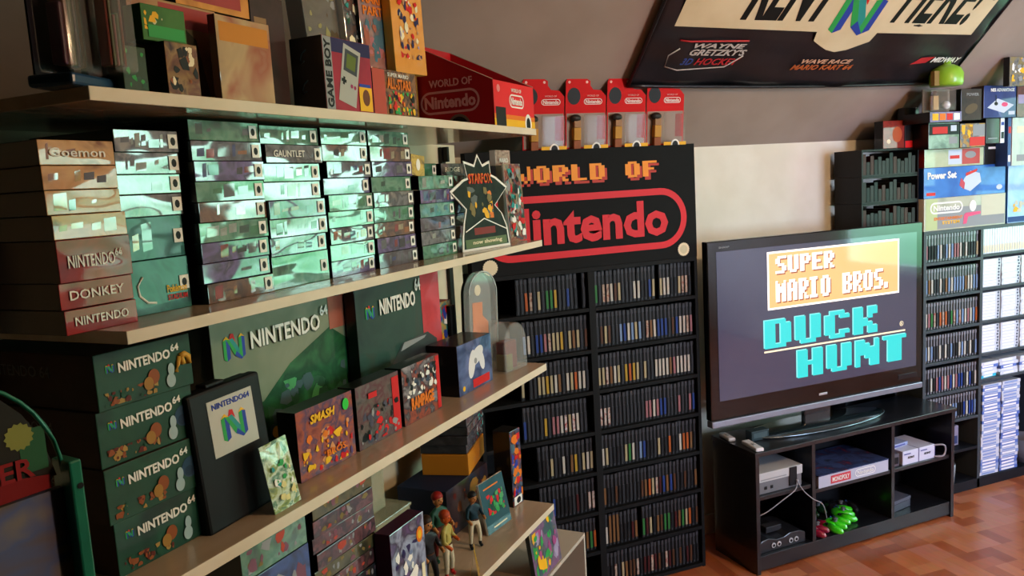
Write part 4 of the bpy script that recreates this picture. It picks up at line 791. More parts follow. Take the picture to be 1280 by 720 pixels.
# four carded toys on the sign
def carded(i, x):
    o = empty('carded_toy', (x, 2.652, 1.7195), 0, rx=.115); tag(o, 'red carded toy pack on the sign, %s' % ['partly hidden behind the red tray', 'second from the tray', 'third from the tray', 'at the sign\'s right end'][i], 'carded toy', 'carded toys standing on the sign')
    w, h = .163, .212
    out = [(-w/2, 0), (w/2, 0), (w/2, .185), (w/2-.02, .205), (.03, .208), (.018, .222), (.018, .238), (.005, .245), (-.075, .245), (-.08, .235), (-.08, .2), (-w/2, .18)]
    rm = mat('card_red', 'c81418', .7); wp = mat('card_inner', 'a8989a', .5)
    MB().prism(out, .0, .0012, rm).build('backing_card', o)
    y = -.0004; q = MB(); q.rect(-w/2+.004, w/2-.004, .004, .125, y, mat('insert_taupe', '9a8678')); q.rect(.045, w/2-.004, .03, .115, y-.0002, mat('card_crimson', 'b02428')); q.build('printed_insert', o)
    q = MB(); q.disc(-.048, .185, .026, .030, y, BLACK, 18); q.disc(-.066, .234, .005, .005, y-.0002, mat('dot_pale', 'e0b0a8'), 10); q.disc(.004, .234, .005, .005, y-.0002, mat('dot_pale', 'e0b0a8'), 10); q.build('emblem_disc', o)
    q = MB(); stadium(q, -.008, .066, .155, .176, .0022, y-.0004, WHITE); text_into(q, 'Nintendo', -.001, .059, .159, .172, y-.0004, WHITE, bold=.02); text_into(q, 'WORLD OF', .005, .052, .183, .189, y-.0004, mat('dot_pale', 'e0b0a8')); q.build('logo_lettering', o, weld=False)
    q = MB(); q.box(-.058, -.030, -.022, -.002, .0, .030, mat('block_rust', '8a4a20', .5)); q.box(-.058, -.030, -.024, -.002, .031, .075, mat('block_gold', 'b8862c', .5)); q.box(-.056, -.030, -.022, -.002, .076, .100, mat('block_tan', '9a7450', .5)); q.ball((-.048, -.014, .108), (.022, .012, .014), mat('block_dark', '2a2622', .4)); q.build('block_accessory', o, bevel=.001)
    q = MB(); q.box(-.010, .074, -.026, -.0006, .004, .122, mat('bubble_clear', 'c0b4ac', .1, alpha=.14, coat=.3)); q.build('clear_bubble', o, bevel=.006)
    q = MB(); q.rect(-.02, w/2-.003, .0, .012, -.0270, YEL); q.disc(.03, .0, .019, .022, -.0274, WHITE, 18, 0, (0, .06, 0, .03)); q.disc(.03, .0, .013, .016, -.0278, BLACK, 18, 0, (0, .06, 0, .03)); q.build('round_badge', o)
for i in range(4): carded(i, 1.192+.168*i+.0)

# ------------------------------------------------------------------ banner on the slope
def banner():
    o = empty('rental_banner', (0, WY-.0, KZ)); c, s_ = math.cos(rad(43)), math.sin(rad(43))
    o.rotation_euler = (rad(90)-rad(43)*1-0, 0, 0) if False else (0, 0, 0)
    M = Matrix(((1,0,0,0),(0,s_,-c,WY),(0,c,s_,KZ),(0,0,0,1)))  # local x along wall, local z up the slope, local -y into the room
    o.matrix_world = M
    tag(o, 'large black vinyl rental banner with cream panel hanging on the sloped ceiling', 'banner')
    vin = noise_mat('black_vinyl', '16161a', '1d1c22', 9, .28, bump=.5, stretch=(1, 1, .7), detail=3)
    x0, x1, z0, z1 = 1.525, 3.115, .350, 1.12; nx, nz = 60, 24; vs = []
    for j in range(nz+1):
        for i in range(nx+1):
            x = x0+(x1-x0)*i/nx; z = z0+(z1-z0)*j/nz; sag = -.012*math.sin(math.pi*i/nx)*(1-j/nz)**3
            vs.append((x-.0*j, -.022-.004*math.sin(x*17+z*9)-.003*math.sin(z*40+x*5), z+sag))
    mb = MB(); mb.add(vs, [(j*(nx+1)+i, j*(nx+1)+i+1, (j+1)*(nx+1)+i+1, (j+1)*(nx+1)+i) for j in range(nz) for i in range(nx)], vin, True); b = mb.build('vinyl_sheet', o)
    md = b.modifiers.new('t', 'SOLIDIFY'); md.thickness = .002; md.offset = 1
    q = MB(); q.tube([(x0+(x1-x0)*i/20, -.024, z0-.012*math.sin(math.pi*i/20)) for i in range(21)], .007, vin, 8); q.build('hem_rod', o)
    for xx in (x0+.003, x1-.003): MB().tube([(xx, -.026, z0), (xx, -.024, z1)], .006, vin, 8).build('side_hem', o)
    cr = noise_mat('banner_cream', 'd9c9a8', 'cdbb98', 5, .4); y = -.0305
    cx = 2.378
    out = [(1.605,.612),(2.235,.600),(2.245,.560),(2.285,.540),(2.33,.520),(2.378,.510),(2.43,.520),(2.475,.540),(2.52,.560),(2.53,.600),(3.035,.600),(3.035,1.08),(1.605,1.08)]
    MB().poly(out, y, cr).build('cream_panel', o)
    text(o, 'banner_lettering', 'RENT', 1.86, 2.25, .645, .90, y-.001, BLACK, bold=.035, shear=.25, th=.0008)
    text(o, 'banner_lettering', 'HERE!', 2.555, 2.965, .645, .90, y-.001, BLACK, bold=.02, shear=.25, th=.0008)
    q = MB(); n64_logo(q, 2.378, .68, .20, y-.001); q.build('emblem', o)
    pw = mat('banner_red', 'b02a30'); sil = mat('banner_silver', 'b8b0ac')
    q = MB(); text_into(q, 'WAYNE', 1.725, 1.95, .522, .542, y, sil, bold=.03, shear=.3); text_into(q, "GRETZKY'S", 1.72, 1.965, .490, .518, y, sil, bold=.03, shear=.3)
    q.build('hockey_lettering', o, weld=False)
    q = MB(); text_into(q, '3D', 1.70, 1.75, .448, .478, y, mat('banner_blue', '3a4a8a'), bold=.02, shear=.3); text_into(q, 'HOCKEY', 1.76, 1.955, .448, .478, y, pw, bold=.02, shear=.3); q.build('hockey_lettering', o, weld=False)
    q = MB(); q.tube([(1.655,y,.555),(1.70,y,.550),(1.95,y,.556)], .0035, pw, 5); q.tube([(1.67,y,.52),(1.635,y,.49),(1.64,y,.44),(1.70,y,.425),(1.90,y,.44),(1.96,y,.49)], .0025, sil, 5); q.build('hockey_swoosh', o)
    q = MB(); text_into(q, 'WAVE RACE', 2.25, 2.50, .455, .475, y, mat('banner_peach', 'c89a80'), bold=.03, shear=.3); text_into(q, 'MARIO KART 64', 2.215, 2.52, .425, .450, y, mat('banner_orange', 'b05a30'), bold=.03, shear=.3); q.build('racing_lettering', o, weld=False)
    q = MB(); text_into(q, 'MIDWAY', 2.925, 3.085, .462, .488, y, WHITE, bold=.02, shear=.3); q.poly([(2.82,.45),(2.90,.46),(2.93,.49),(2.86,.485)], y, pw); q.build('midway_lettering', o, weld=False)
banner()

# ------------------------------------------------------------------ television stand
ST = empty('television_stand', (1.948, 2.472, 0), rad(1.6)); tag(ST, 'low black open television stand with three bays on the parquet', 'television stand')
stm = noise_mat('stand_black', '15161b', '1a1b21', 25, .30, stretch=(.1, 1, 1), coat=.4); W, Dp, H = 1.112, .272, .508; t = .018
MB().box(-.006, W+.006, -.006, Dp, H-.018, H, stm).build('top_panel', ST, bevel=.0015)
for x, n_ in ((0, 'side_panel'), (.292, 'divider'), (.735, 'divider'), (W-t, 'side_panel')):
    MB().box(x, x+t, 0 if n_ == 'side_panel' else .006, Dp-.004, .0 if n_ == 'side_panel' else .072, H-.018, stm).build(n_, ST, bevel=.001)
MB().box(t, W-t, .006, .020, .012, .072, stm).build('plinth', ST, bevel=.001); MB().box(t, W-t, .020, Dp-.004, .060, .072, stm).build('bottom_shelf', ST)
for a, b, z in ((t, .292, .318), (.292+t, .735, .290), (.735+t, W-t, .290)): MB().box(a, b, .012, Dp-.006, z-.016, z, stm).build('shelf', ST, bevel=.001)
MB().box(t, W-t, Dp-.006, Dp-.001, .072, H-.018, mat('stand_back', '0c0c10', .6)).build('back_panel', ST)
SR = rad(1.6)
def SP_(x, y, z): return (1.948+x*math.cos(SR)-y*math.sin(SR), 2.472+x*math.sin(SR)+y*math.cos(SR), z)
def onst(name, label, cat, x, y, z, group=None, rz=0): o = empty(name, SP_(x, y, z), SR+rz); tag(o, label, cat, group); return o
# things in the stand
o = onst('game_console', 'grey boxy front-loading game console in the stand, upper left bay', 'game console', .145, .11, .318)
lg = mat('console_light', 'b8b8bc', .5); dg = mat('console_mid', '6e6e74', .5); dk2 = mat('console_dark', '1a1a1e', .4)
MB().box(-.115, .115, -.085, .095, .050, .088, lg).build('upper_shell', o, bevel=.003); MB().box(-.112, .112, -.082, .095, 0, .050, dg).build('lower_shell', o, bevel=.003)
MB().box(.045, .082, -.088, -.084, .010, .086, dk2).build('front_band', o); MB().box(-.10, .03, -.0865, -.0845, .058, .062, GREY).build('flap_seam', o)
q = MB()
for x in (-.08, -.05): q.box(x, x+.012, -.0845, -.082, .018, .030, dk2)
q.build('buttons', o)
o = onst('remote_control', 'small brown gadget lying on the grey front-loading console', 'gadget', .07, .10, .4065, rz=.3); MB().box(-.03, .03, -.012, .012, 0, .014, mat('brown_plastic', '4a2c24', .4)).build('gadget_body', o, bevel=.003)
MB().box(-.02, .0, -.008, .008, .014, .016, mat('brown_plastic2', '6a4a40', .4)).build('button_pad', o)
o = onst('game_console', 'dark curved game console with four round controller ports, lower left bay', 'game console', .150, .105, .072)
q = MB(); prof = [(-.12, 0), (.12, 0), (.12, .042), (.09, .055), (.04, .057), (.01, .046), (-.03, .044), (-.07, .056), (-.10, .052), (-.12, .040)]
q.prism(prof, -.08, .09, mat('n64_charcoal', '1e2026', .3, coat=.3)); q.build('console_shell', o, bevel=.003)
q = MB()
for x in (-.048, -.020, .042, .070): q.tube([(x, -.081, .024), (x, -.084, .024)], .0105, mat('port_grey', 'b4b6bc', .4), 14, smooth=False); 
q.build('port_ring', o); q = MB()
for x in (-.048, -.020, .042, .070): q.tube([(x, -.0842, .023), (x, -.0850, .023)], .006, BLACK, 12, smooth=False)
q.build('port_socket', o)
MB().box(-.04, .04, -.03, .01, .05, .075, mat('n64_cart', '2a2b30', .4)).build('game_cartridge', o, bevel=.003)
o = onst('puck_gadget', 'round dark gadget with pale ring standing behind the curved console', 'gadget', .070, .225, .072); q = MB(); q.tube([(0, 0, .10), (0, .02, .10)], .035, dk2, 20, smooth=False); q.build('disc_body', o)
q = MB(); q.tube([(.022*math.cos(a), -.001, .10+.022*math.sin(a)) for a in [2*math.pi*i/16 for i in range(17)]], .003, GREY, 6, cap=False); q.build('ring', o); MB().box(-.02, .02, 0, .02, 0, .07, dk2).build('foot', o)
# board game
o = onst('board_game', 'flat silver-edged board game box with red title, middle bay shelf', 'board game', .525, .125, .290)
mb = MB(); mb.box(-.195, .195, -.115, .12, 0, .050, mat('bg_side', 'b0b2c4', .4, coat=.4)); mb.build('lower_box', o, bevel=.001); MB().box(-.196, .196, -.116, .121, .0505, .054, art('bg_top', ['1c2038', '3a4a78', '24284a', '8a2a30'], 14, coat=.8)).build('lid', o)
MB().rect(-.13, -.02, .008, .043, -.1155, mat('bg_pinkred', 'c8404a')).build('title_panel', o); text(o, 'title_lettering', 'MONOPOLY', -.122, -.028, .015, .036, -.1165, WHITE, bold=.02)
q = MB(); stadium(q, .005, .12, .010, .042, .003, -.1160, WHITE); text_into(q, 'Nintendo', .017, .108, .017, .035, -.1162, WHITE, bold=.01); q.build('logo_lettering', o, weld=False)
MB().box(-.2145, -.200, -.10, .10, 0, .035, dk2).build('side_sleeve', o)
# gamepads
def pad(label, x, y, z, m, rz, tilt=0):
    o = onst('game_controller', label, 'game controller', x, y, z, 'game controllers in the stand', rz); o.rotation_euler[0] = tilt
    q = MB(); q.ball((0, 0, .018), (.058, .030, .014), m, 18, 10)
    for a in (-1, 0, 1): q.tube([(a*.042, -.005, .018), (a*.050, -.035, .016), (a*.052, -.062, .013), (a*.052, -.070, .012)], [.018, .017, .012, .004], m, 10)
    q.build('controller_shell', o)
    q = MB(); q.lathe([(.010, .028), (.009, .034), (.006, .035), (.006, .040), (.011, .041), (.011, .044), (0, .045)], mat('stick_grey', '5a5c60'), (0, -.02, 0)); q.build('thumb_stick', o)
    q = MB(); q.box(-.052, -.036, -.003, .003, .028, .034, dk2); q.box(-.047, -.041, -.008, .008, .028, .034, dk2); q.build('direction_pad', o)
    q = MB()
    for bx, by in ((.035, -.008), (.048, .0), (.035, .010)): q.ball((bx, by, .030), .0045, mat('button_blue', '24407a'), 8, 6)
    q.build('buttons', o)
lime = mat('lime_plastic', '3ce018', .2, coat=.5, trans=.2)
pad('lime green game controller, front one in the middle bay', .455, .075, .072, lime, .5); pad('lime green game controller behind the front lime one', .56, .135, .072, lime, .95)
pad('translucent crimson game controller by the divider', .365, .085, .072, mat('crimson_plastic', '8a1030', .15, coat=.6, trans=.15), .55)
pad('black game controller in the back of the middle bay', .63, .20, .072, dk2, -.4); pad('dark green game controller beside the black one at the back', .52, .235, .072, mat('smoke_green_plastic', '0e2a16', .25), .1)
def cable(label, pts, m, r=.0022, cat='cable'):
    o = empty('controller_cable', SP_(*pts[0]), 0); P = [Vector(SP_(*p))-Vector(SP_(*pts[0])) for p in pts]; out = []
    for i in range(len(P)-1):
        a, b, c, d = P[max(i-1, 0)], P[i], P[i+1], P[min(i+2, len(P)-1)]
        for k in range(6):
            u = k/6; out.append(.5*((2*b)+(c-a)*u+(2*a-5*b+4*c-d)*u*u+(3*b-a-3*c+d)*u**3))
    out.append(P[-1]); q = MB(); q.tube(out, r, m, 6); q.build('cord', o); e = MB().tube([out[0]-Vector((0, .004, 0)), out[0]+Vector((0, .008, 0))], r*2.2, m, 8).build('plug', o); tag(o, label, cat, 'cables in the television stand')
pale = mat('cable_grey', '9a98a0', .4)
cable('pale cable looping down in front of the grey front-loading console', [(.225, .02, .34), (.20, .004, .315), (.13, .002, .285), (.06, .004, .255), (.03, .015, .24)], pale)
cable('pale cable crossing the divider to the lime controllers', [(.225, .018, .345), (.24, .0, .305), (.285, -.004, .262), (.33, -.002, .235), (.37, .02, .195), (.43, .07, .12)], pale)
cable('thin cable hanging beside the crimson controller', [(.315, .03, .24), (.318, .02, .20), (.33, .03, .15), (.35, .06, .105)], pale)
# twin white boxes
wb = mat('white_carton', 'c8c8dc', .4, coat=.4)
for i, (x, lb) in enumerate(((.865, 'white boxed accessory with dark mark, left of two in right bay'), (.965, 'white boxed accessory beside its twin, cable looped at its right'))):
    o = onst('accessory_box', lb, 'accessory box', x, .09, .290, 'white accessory boxes in the stand'); MB().box(-.048, .048, -.07, .09, 0, .062, wb).build('carton', o, bevel=.002)
    text(o, 'lettering', 'SONY', -.018, .022, .026, .036, -.0715, BLACK, bold=.03); MB().box(.047-.094*0-.0, .0486, -.071, .09, .0, .062, mat('violet_edge', '4a4a8a')).build('edge_band', o)
    MB().rect(-.04, .0, .045, .050, -.0706, mat('violet_edge', '4a4a8a')).build('stripe', o)
o = onst('accessory_box', 'dark-fronted box at the left of the twin white boxes', 'accessory box', .782, .10, .290); MB().box(-.026, .026, -.07, .09, 0, .055, mat('dim_carton', '5a5660', .5)).build('carton', o, bevel=.002); MB().rect(-.02, .02, .01, .04, -.0706, dk2).build('label', o)
o = onst('accessory_box', 'flat pale blue box lying across the white boxes', 'accessory box', .84, .12, .3525, rz=.1); MB().box(-.07, .07, -.05, .05, 0, .016, mat('paleblue_carton', '9aa4cc', .4, coat=.4)).build('carton', o, bevel=.002); MB().rect(-.05, .05, .004, .010, -.0506, mat('violet_edge', '4a4a8a')).build('label', o)
cable('grey cable looping over the right white box', [(1.0, .03, .345), (1.04, .0, .350), (1.055, -.0, .325), (1.04, .0, .300), (1.01, .02, .296)], pale, .004)
o = onst('game_cartridge', 'flat dark grey box lying in the lower right bay', 'accessory box', .84, .11, .072, rz=.15); MB().box(-.065, .065, -.06, .06, 0, .035, mat('slate_plastic', '3a3c48', .35)).build('lower_shell', o, bevel=.003); MB().box(-.066, .066, -.061, .061, .0355, .050, mat('slate_plastic2', '4c4e5c', .35)).build('lid', o, bevel=.002)
# on top of the stand
wt = mat('gloss_white', 'd8d8de', .25, coat=.5)
o = onst('white_controller', 'long white handheld remote lying on the stand\'s front left corner', 'remote', .035, .06, H, rz=rad(80)); MB().box(-.06, .055, -.018, .018, 0, .016, wt).build('remote_body', o, bevel=.005); MB().box(-.02, .0, -.006, .006, .016, .018, GREY).build('button', o)
o = onst('white_controller', 'white rounded gadget near the back left edge of the stand top', 'gadget', .022, .20, H, rz=rad(80)); MB().box(-.045, .045, -.016, .016, 0, .016, wt).build('gadget_body', o, bevel=.006); MB().box(-.01, .01, -.005, .005, .016, .018, GREY).build('button', o)
o = onst('sensor_box', 'small grey-green box under the television\'s lower left corner', 'gadget', .12, .13, H); MB().box(-.045, .045, -.02, .02, 0, .042, mat('grey_green_plastic', '2c3a40', .4)).build('gadget_body', o, bevel=.003); MB().rect(-.035, .035, .012, .034, -.0206, mat('grey_green2', '44545a')).build('front_label', o)

# ------------------------------------------------------------------ television
TX0, TX1, TZ0, TZ1, TY = 1.836, 2.972, .592, 1.338, 2.60
TV = empty('television', ((TX0+TX1)/2, TY, H), rad(.3)); tag(TV, 'large glossy black flat television showing a two-game title screen', 'television')
gl = mat('piano_black', '050507', .12, coat=.35, coat_rough=.02); hw = (TX1-TX0)/2; z0, z1 = TZ0-H, TZ1-H
b = .042
MB().box(-hw, hw, 0, .035, z0+.028, z1, gl).build('bezel', TV, bevel=.004)
MB().box(-hw+.05, hw-.05, .035, .075, z0+.05, z1-.06, mat('tv_back', '121214', .5)).build('back_shell', TV, bevel=.01)
MB().box(-hw, hw, -.006, .03, z0, z0+.026, mat('brushed_silver', '8c8e9c', .35, .6)).build('silver_bar', TV, bevel=.003)
SX0, SX1, SZ0, SZ1 = -hw+b, hw-b+.006, z0+.105, z1-.042
scr = mat('screen_backlight', '4a5070', .12, emit=.20, coat=1.)
def emis(name, c, e): e *= .48; m = mat(name, c, .4, emit=e, coat=1.); m.node_tree.nodes['Principled BSDF'].inputs['Base Color'].default_value = (0, 0, 0, 1); return m
scr.node_tree.nodes['Principled BSDF'].inputs['Base Color'].default_value = (.01, .01, .012, 1)
sc = MB().rect(SX0, SX1, SZ0, SZ1, -.0015, scr).build('screen', TV)
cx = (TX0+TX1)/2
def tx(x): return x-cx
def tz(z): return z-H
eo = emis('screen_orange', 'e8a468', 1.25); ew = emis('screen_white', 'fff0e4', 1.5); ebr = emis('screen_brown', 'b0603c', .7); ete = emis('screen_teal', '22c0c0', 1.1); ete2 = emis('screen_teal_light', '7ad8d4', 1.1); eye = emis('screen_cream', 'f0dcb4', 1.2)
q = MB(); q.rect(tx(2.122), tx(2.832), tz(1.038), tz(1.275), -.0022, ew); q.rect(tx(2.130), tx(2.824), tz(1.046), tz(1.267), -.0026, eo); q.build('title_panel', sc)
q = MB(); pixel_text(q, 'SUPER', tx(2.168), tx(2.473), tz(1.178), tz(1.248), -.0034, ebr, .0002); pixel_text(q, 'MARIO BROS.', tx(2.168), tx(2.800), tz(1.062), tz(1.148), -.0034, ebr, .0002)
q.build('letter_shadow', sc)
q = MB(); pixel_text(q, 'SUPER', tx(2.162), tx(2.467), tz(1.184), tz(1.254), -.0038, ew, .0003); pixel_text(q, 'MARIO BROS.', tx(2.162), tx(2.794), tz(1.068), tz(1.154), -.0038, ew, .0003); q.build('pixel_lettering', sc)
q = MB(); pixel_text(q, 'DUCK', tx(2.097), tx(2.700), tz(.884), tz(1.000), -.0030, ete2, .0003, gap=.8); pixel_text(q, 'DUCK', tx(2.103), tx(2.706), tz(.880), tz(.996), -.0034, ete, .0003, gap=.8)
pixel_text(q, 'HUNT', tx(2.262), tx(2.868), tz(.740), tz(.856), -.0030, ete2, .0003, gap=.8); pixel_text(q, 'HUNT', tx(2.268), tx(2.874), tz(.736), tz(.852), -.0034, ete, .0003, gap=.8); q.build('pixel_lettering', sc)
MB().rect(tx(2.100), tx(2.868), tz(.864), tz(.871), -.0030, eye).build('divider_line', sc)
q = MB(); text_into(q, 'R', tx(2.842), tx(2.852), tz(.892), tz(.905), -.0026, eye); stadium(q, tx(2.836), tx(2.858), tz(.888), tz(.910), .002, -.0026, eye); q.build('trademark', sc, weld=False)
text(TV, 'brand_lettering', 'SHARP', -hw+.055, -hw+.105, z1-.030, z1-.022, -.0008, GREY, bold=.02)
q = MB(); q.box(-.022, .022, -.003, 0, z0+.052, z0+.062, mat('badge_silver', 'c8c8d0', .3, .8)); q.build('badge', TV, bevel=.001)
MB().box(hw-.14, hw-.03, -.0016, 0, z0+.055, z0+.075, mat('panel_dark', '16161c', .2)).build('button_strip', TV)
MB().box(-.07, .07, .03, .055, .012, z0+.06, mat('tv_neck', '1c1c22', .2, coat=.5)).build('neck', TV, bevel=.004)
q = MB(); q.lathe([(0, 0), (.36, 0), (.365, .006), (.355, .012), (0, .016)], mat('base_glass', '1a2428', .05, coat=1.), (0, 0, 0), 48); bo = q.build('base', TV); bo.scale = (1, .30, 1); bo.location = (0, .035, 0)
q = MB(); q.tube([(.362*math.cos(a), .109*math.sin(a)+.035, .008) for a in [math.pi*(1.0+i/30) for i in range(31)]], .0035, mat('base_trim', '7a8890', .2, .8), 6); q.build('base_trim', TV)

# ------------------------------------------------------------------ right-hand shelving
RY = 2.68; RX0, RXM, RX1, RT = 3.068, 3.440, 4.10, 1.282; RD = .195
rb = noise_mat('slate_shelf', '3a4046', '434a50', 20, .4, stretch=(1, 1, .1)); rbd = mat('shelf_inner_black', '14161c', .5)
rc = empty('media_shelf', (RXM, RY, 0)); tag(rc, 'dark grey media shelving right of the television, two bays of cases', 'media shelf')
t = .018
for x in (RX0, RXM-t/2, RX1-t): MB().box(x-RXM, x-RXM+t, 0, RD, 0, RT-.016, rb).build('upright', rc, bevel=.001)
MB().box(RX0-RXM, RX1-RXM, 0, RD, RT-.016, RT, rb).build('top_panel', rc, bevel=.001)
MB().box(RX0-RXM+t, RX1-RXM-t, 0, RD, 0, .048, rbd).build('plinth', rc, bevel=.001)
MB().box(RX0-RXM+t, RX1-RXM-t, RD-.006, RD-.001, .048, RT-.016, rbd).build('back_panel', rc)
R1 = [1.137, .979, .822, .665, .513, .370, .215]; R2 = [1.147, .987, .827, .668, .541, .050]
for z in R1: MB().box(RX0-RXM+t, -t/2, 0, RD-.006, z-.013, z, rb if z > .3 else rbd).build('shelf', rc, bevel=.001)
for z in R2[:5]: MB().box(t/2, RX1-RXM-t, 0, RD-.006, z-.013, z, rb).build('shelf', rc, bevel=.001)
cc = mat('case_grey', '7a7c86', .3, coat=.4); cb = mat('case_black', '17181e', .3)
def case_mesh(w, h):
    q = MB(); q.box(-w/2, w/2, 0, .12, 0, h, cb); q.box(-w*.18, w*.18, -.0012, 0, h*.02, h*.98, cc); q.box(-w*.34, w*.34, -.0022, 0, h*.86, h*.97, cc); return q.mesh('case')
CM = case_mesh(.0165, .128); CM2 = case_mesh(.0165, .122)
rp = [['white', 'grey', 'pink', 'dark', 'pale blue', 'white', 'cream'], ['pale blue', 'white', 'pale blue', 'grey', 'tan', 'white'], ['pink', 'red', 'white', 'grey', 'green', 'orange', 'pale blue', 'white'], ['white', 'grey', 'pale blue', 'white', 'dark'], ['pink', 'pale blue', 'white', 'blue', 'grey', 'dark'], ['blue', 'white', 'dark', 'pale blue']]
xa, xb = RX0+t+.002, RXM-t/2-.002; n = 19; pt = (xb-xa)/n
for r in range(6):
    for i in range(n):
        c = rnd.choice(rp[r]); o = bpy.data.objects.new('game_case', CM if r < 4 else CM2); COL.objects.link(o); put(o, (xa+pt*(i+.5), RY+.012, R1[r]))
        tag(o, '%s-labelled upright case, %s from television, %s row of slate shelving' % (c, 'first' if i == 0 else ORD[i], ROWN[r] if r < 5 else 'sixth'), 'game case', 'upright cases beside the television')
        part('spine_label', label_mesh(c, False, .0165, .128), o)
# white cases in the second bay
wc = mat('white_case', 'd4d8e4', .35, coat=.4); wl = mat('white_case_label', 'f0f0ee', .4); bl2 = mat('blue_case', '5a78c4', .35, coat=.4); cy = mat('cyan_case', '28b8d8', .35, coat=.4)
q = MB(); q.box(-.0075, .0075, 0, .10, 0, .118, wc); WV = q.mesh('case'); q = MB(); q.box(-.0055, .0055, -.0008, 0, .006, .040, CREAM); WVL = q.mesh('spine_label')
xa2 = RXM+t/2+.004
for i in range(22):
    o = bpy.data.objects.new('game_case', WV); COL.objects.link(o); put(o, (xa2+.0088+i*.0170, RY+.012, R2[0])); part('spine_label', WVL, o)
    tag(o, 'slim white upright case, %s from left, top row of second slate bay' % ('first' if i == 0 else ORD[i]), 'game case', 'slim white upright cases')
q = MB(); q.box(-.062, .062, 0, .13, 0, .0140, wc); WH = q.mesh('case'); q = MB(); q.box(-.050, .030, -.0008, 0, .002, .012, wl); WHL = q.mesh('spine_label'); q = MB(); q.box(.045, .056, -.0010, 0, .002, .012, mat('case_logo_grey', '5a6070')); WHG = q.mesh('logo_mark')
for r in (1, 2, 3):
    for c_ in range(3):
        for k in range(9):
            o = bpy.data.objects.new('game_case', WH); COL.objects.link(o); put(o, (xa2+.066+c_*.135, RY+.010+rnd.uniform(0, .004), R2[r]+.0148*k), rz=rnd.uniform(-.02, .02)); part('spine_label', WHL, o); part('logo_mark', WHG, o)
            tag(o, 'white flat-lying case, %s from bottom, %s stack, %s row of the second slate bay' % ('first' if k == 0 else ORD[k], ['first', 'second', 'third'][c_], ROWN[r]), 'game case', 'white cases lying flat')
for c_ in range(3):
    for k in range(5):
        m_ = [cy, wc, wc, bl2, wc][k] if c_ == 0 else [wc, wc, bl2, wc, wc][k]
        q = MB(); q.box(-.06, .06, 0, .13, 0, .0150, m_); q.box(-.04, .03, -.0008, 0, .003, .012, wl); o = q.build('game_case'); put(o, (xa2+.066+c_*.135, RY+.010+rnd.uniform(0, .01), R2[4]+.0156*k), rz=rnd.uniform(-.12, .12))
        tag(o, '%s loose case, %s from bottom, %s pile, fifth row of second slate bay' % ({cy: 'cyan', wc: 'white', bl2: 'blue'}[m_], 'first' if k == 0 else ORD[k], ['first', 'second', 'third'][c_]), 'game case', 'loose cases above the blue stacks')
for c_ in range(2):
    for k in range(28):
        m_ = rnd.choice([wc, wc, mat('palebluecase', '8aa0d0', .35, coat=.4), bl2]); 
        q = MB(); q.box(-.062, .062, 0, .13, 0, .0150, m_); q.box(-.05, .04, -.0008, 0, .003, .012, wl if m_ != wc else mat('palebluecase', '8aa0d0')); o = q.build('game_case'); put(o, (xa2+.078+c_*.135+rnd.uniform(-.003, .003)+.0003*k, RY+.012, .049+.0163*k), rz=rnd.uniform(-.03, .03))
        tag(o, '%s case, %s from bottom of the %s tall pile on the shelving plinth' % ({wc: 'white', bl2: 'blue'}.get(m_, 'pale blue'), 'first' if k == 0 else (ORD+['twenty-ninth'])[k], ['first', 'second'][c_]), 'game case', 'tall piles of cases on the plinth')
# toys in the lower openings of bay one
o = empty('boxed_toy', (3.325, RY+.05, .216)); tag(o, 'small boxed toy with red cap and yellow strip in the slate shelving', 'boxed toy'); MB().box(-.03, .04, 0, .05, 0, .10, mat('toybox_grey', '8a88a0', .4, coat=.5)).build('carton', o, bevel=.004)
MB().box(-.044, -.034, -.01, .04, 0, .128, mat('yellow_strip', 'e8c81c', .4)).build('side_strip', o); q = MB(); q.ball((-.012, .02, .115), (.026, .02, .018), mat('red_cap', 'c01c20', .4)); q.build('cap', o); MB().rect(-.02, .03, .01, .05, -.0008, mat('toybox_blue', '34406a')).build('label', o)
o = empty('glass_tumbler', (3.290, RY+.04, .0485)); tag(o, 'small clear glass tumbler on the plinth beside the television stand', 'tumbler'); q = MB(); q.lathe([(0, .002), (.022, .002), (.026, .09), (.029, .09), (.025, 0), (0, 0)], mat('tumbler_glass', 'c8d4dc', .05, alpha=.4, coat=1.)); q.build('glass', o)
q = MB(); q.lathe([(0, .003), (.021, .003), (.0225, .03), (0, .031)], wt); q.build('white_contents', o)
o = empty('storage_basket', (3.60, RY-.13, 0)); o.location = (3.86, RY+.07, .0485); tag(o, 'grey round tub on the plinth at the right edge', 'tub'); q = MB(); q.lathe([(0, 0), (.07, 0), (.085, .12), (.080, .12), (.066, .006), (0, .006)], mat('tub_grey', '6a6a72', .5)); q.build('tub_body', o)
MB().box(-.088, -.080, -.02, .02, .085, .10, mat('tub_handle', '3a3a40')).build('handle', o)

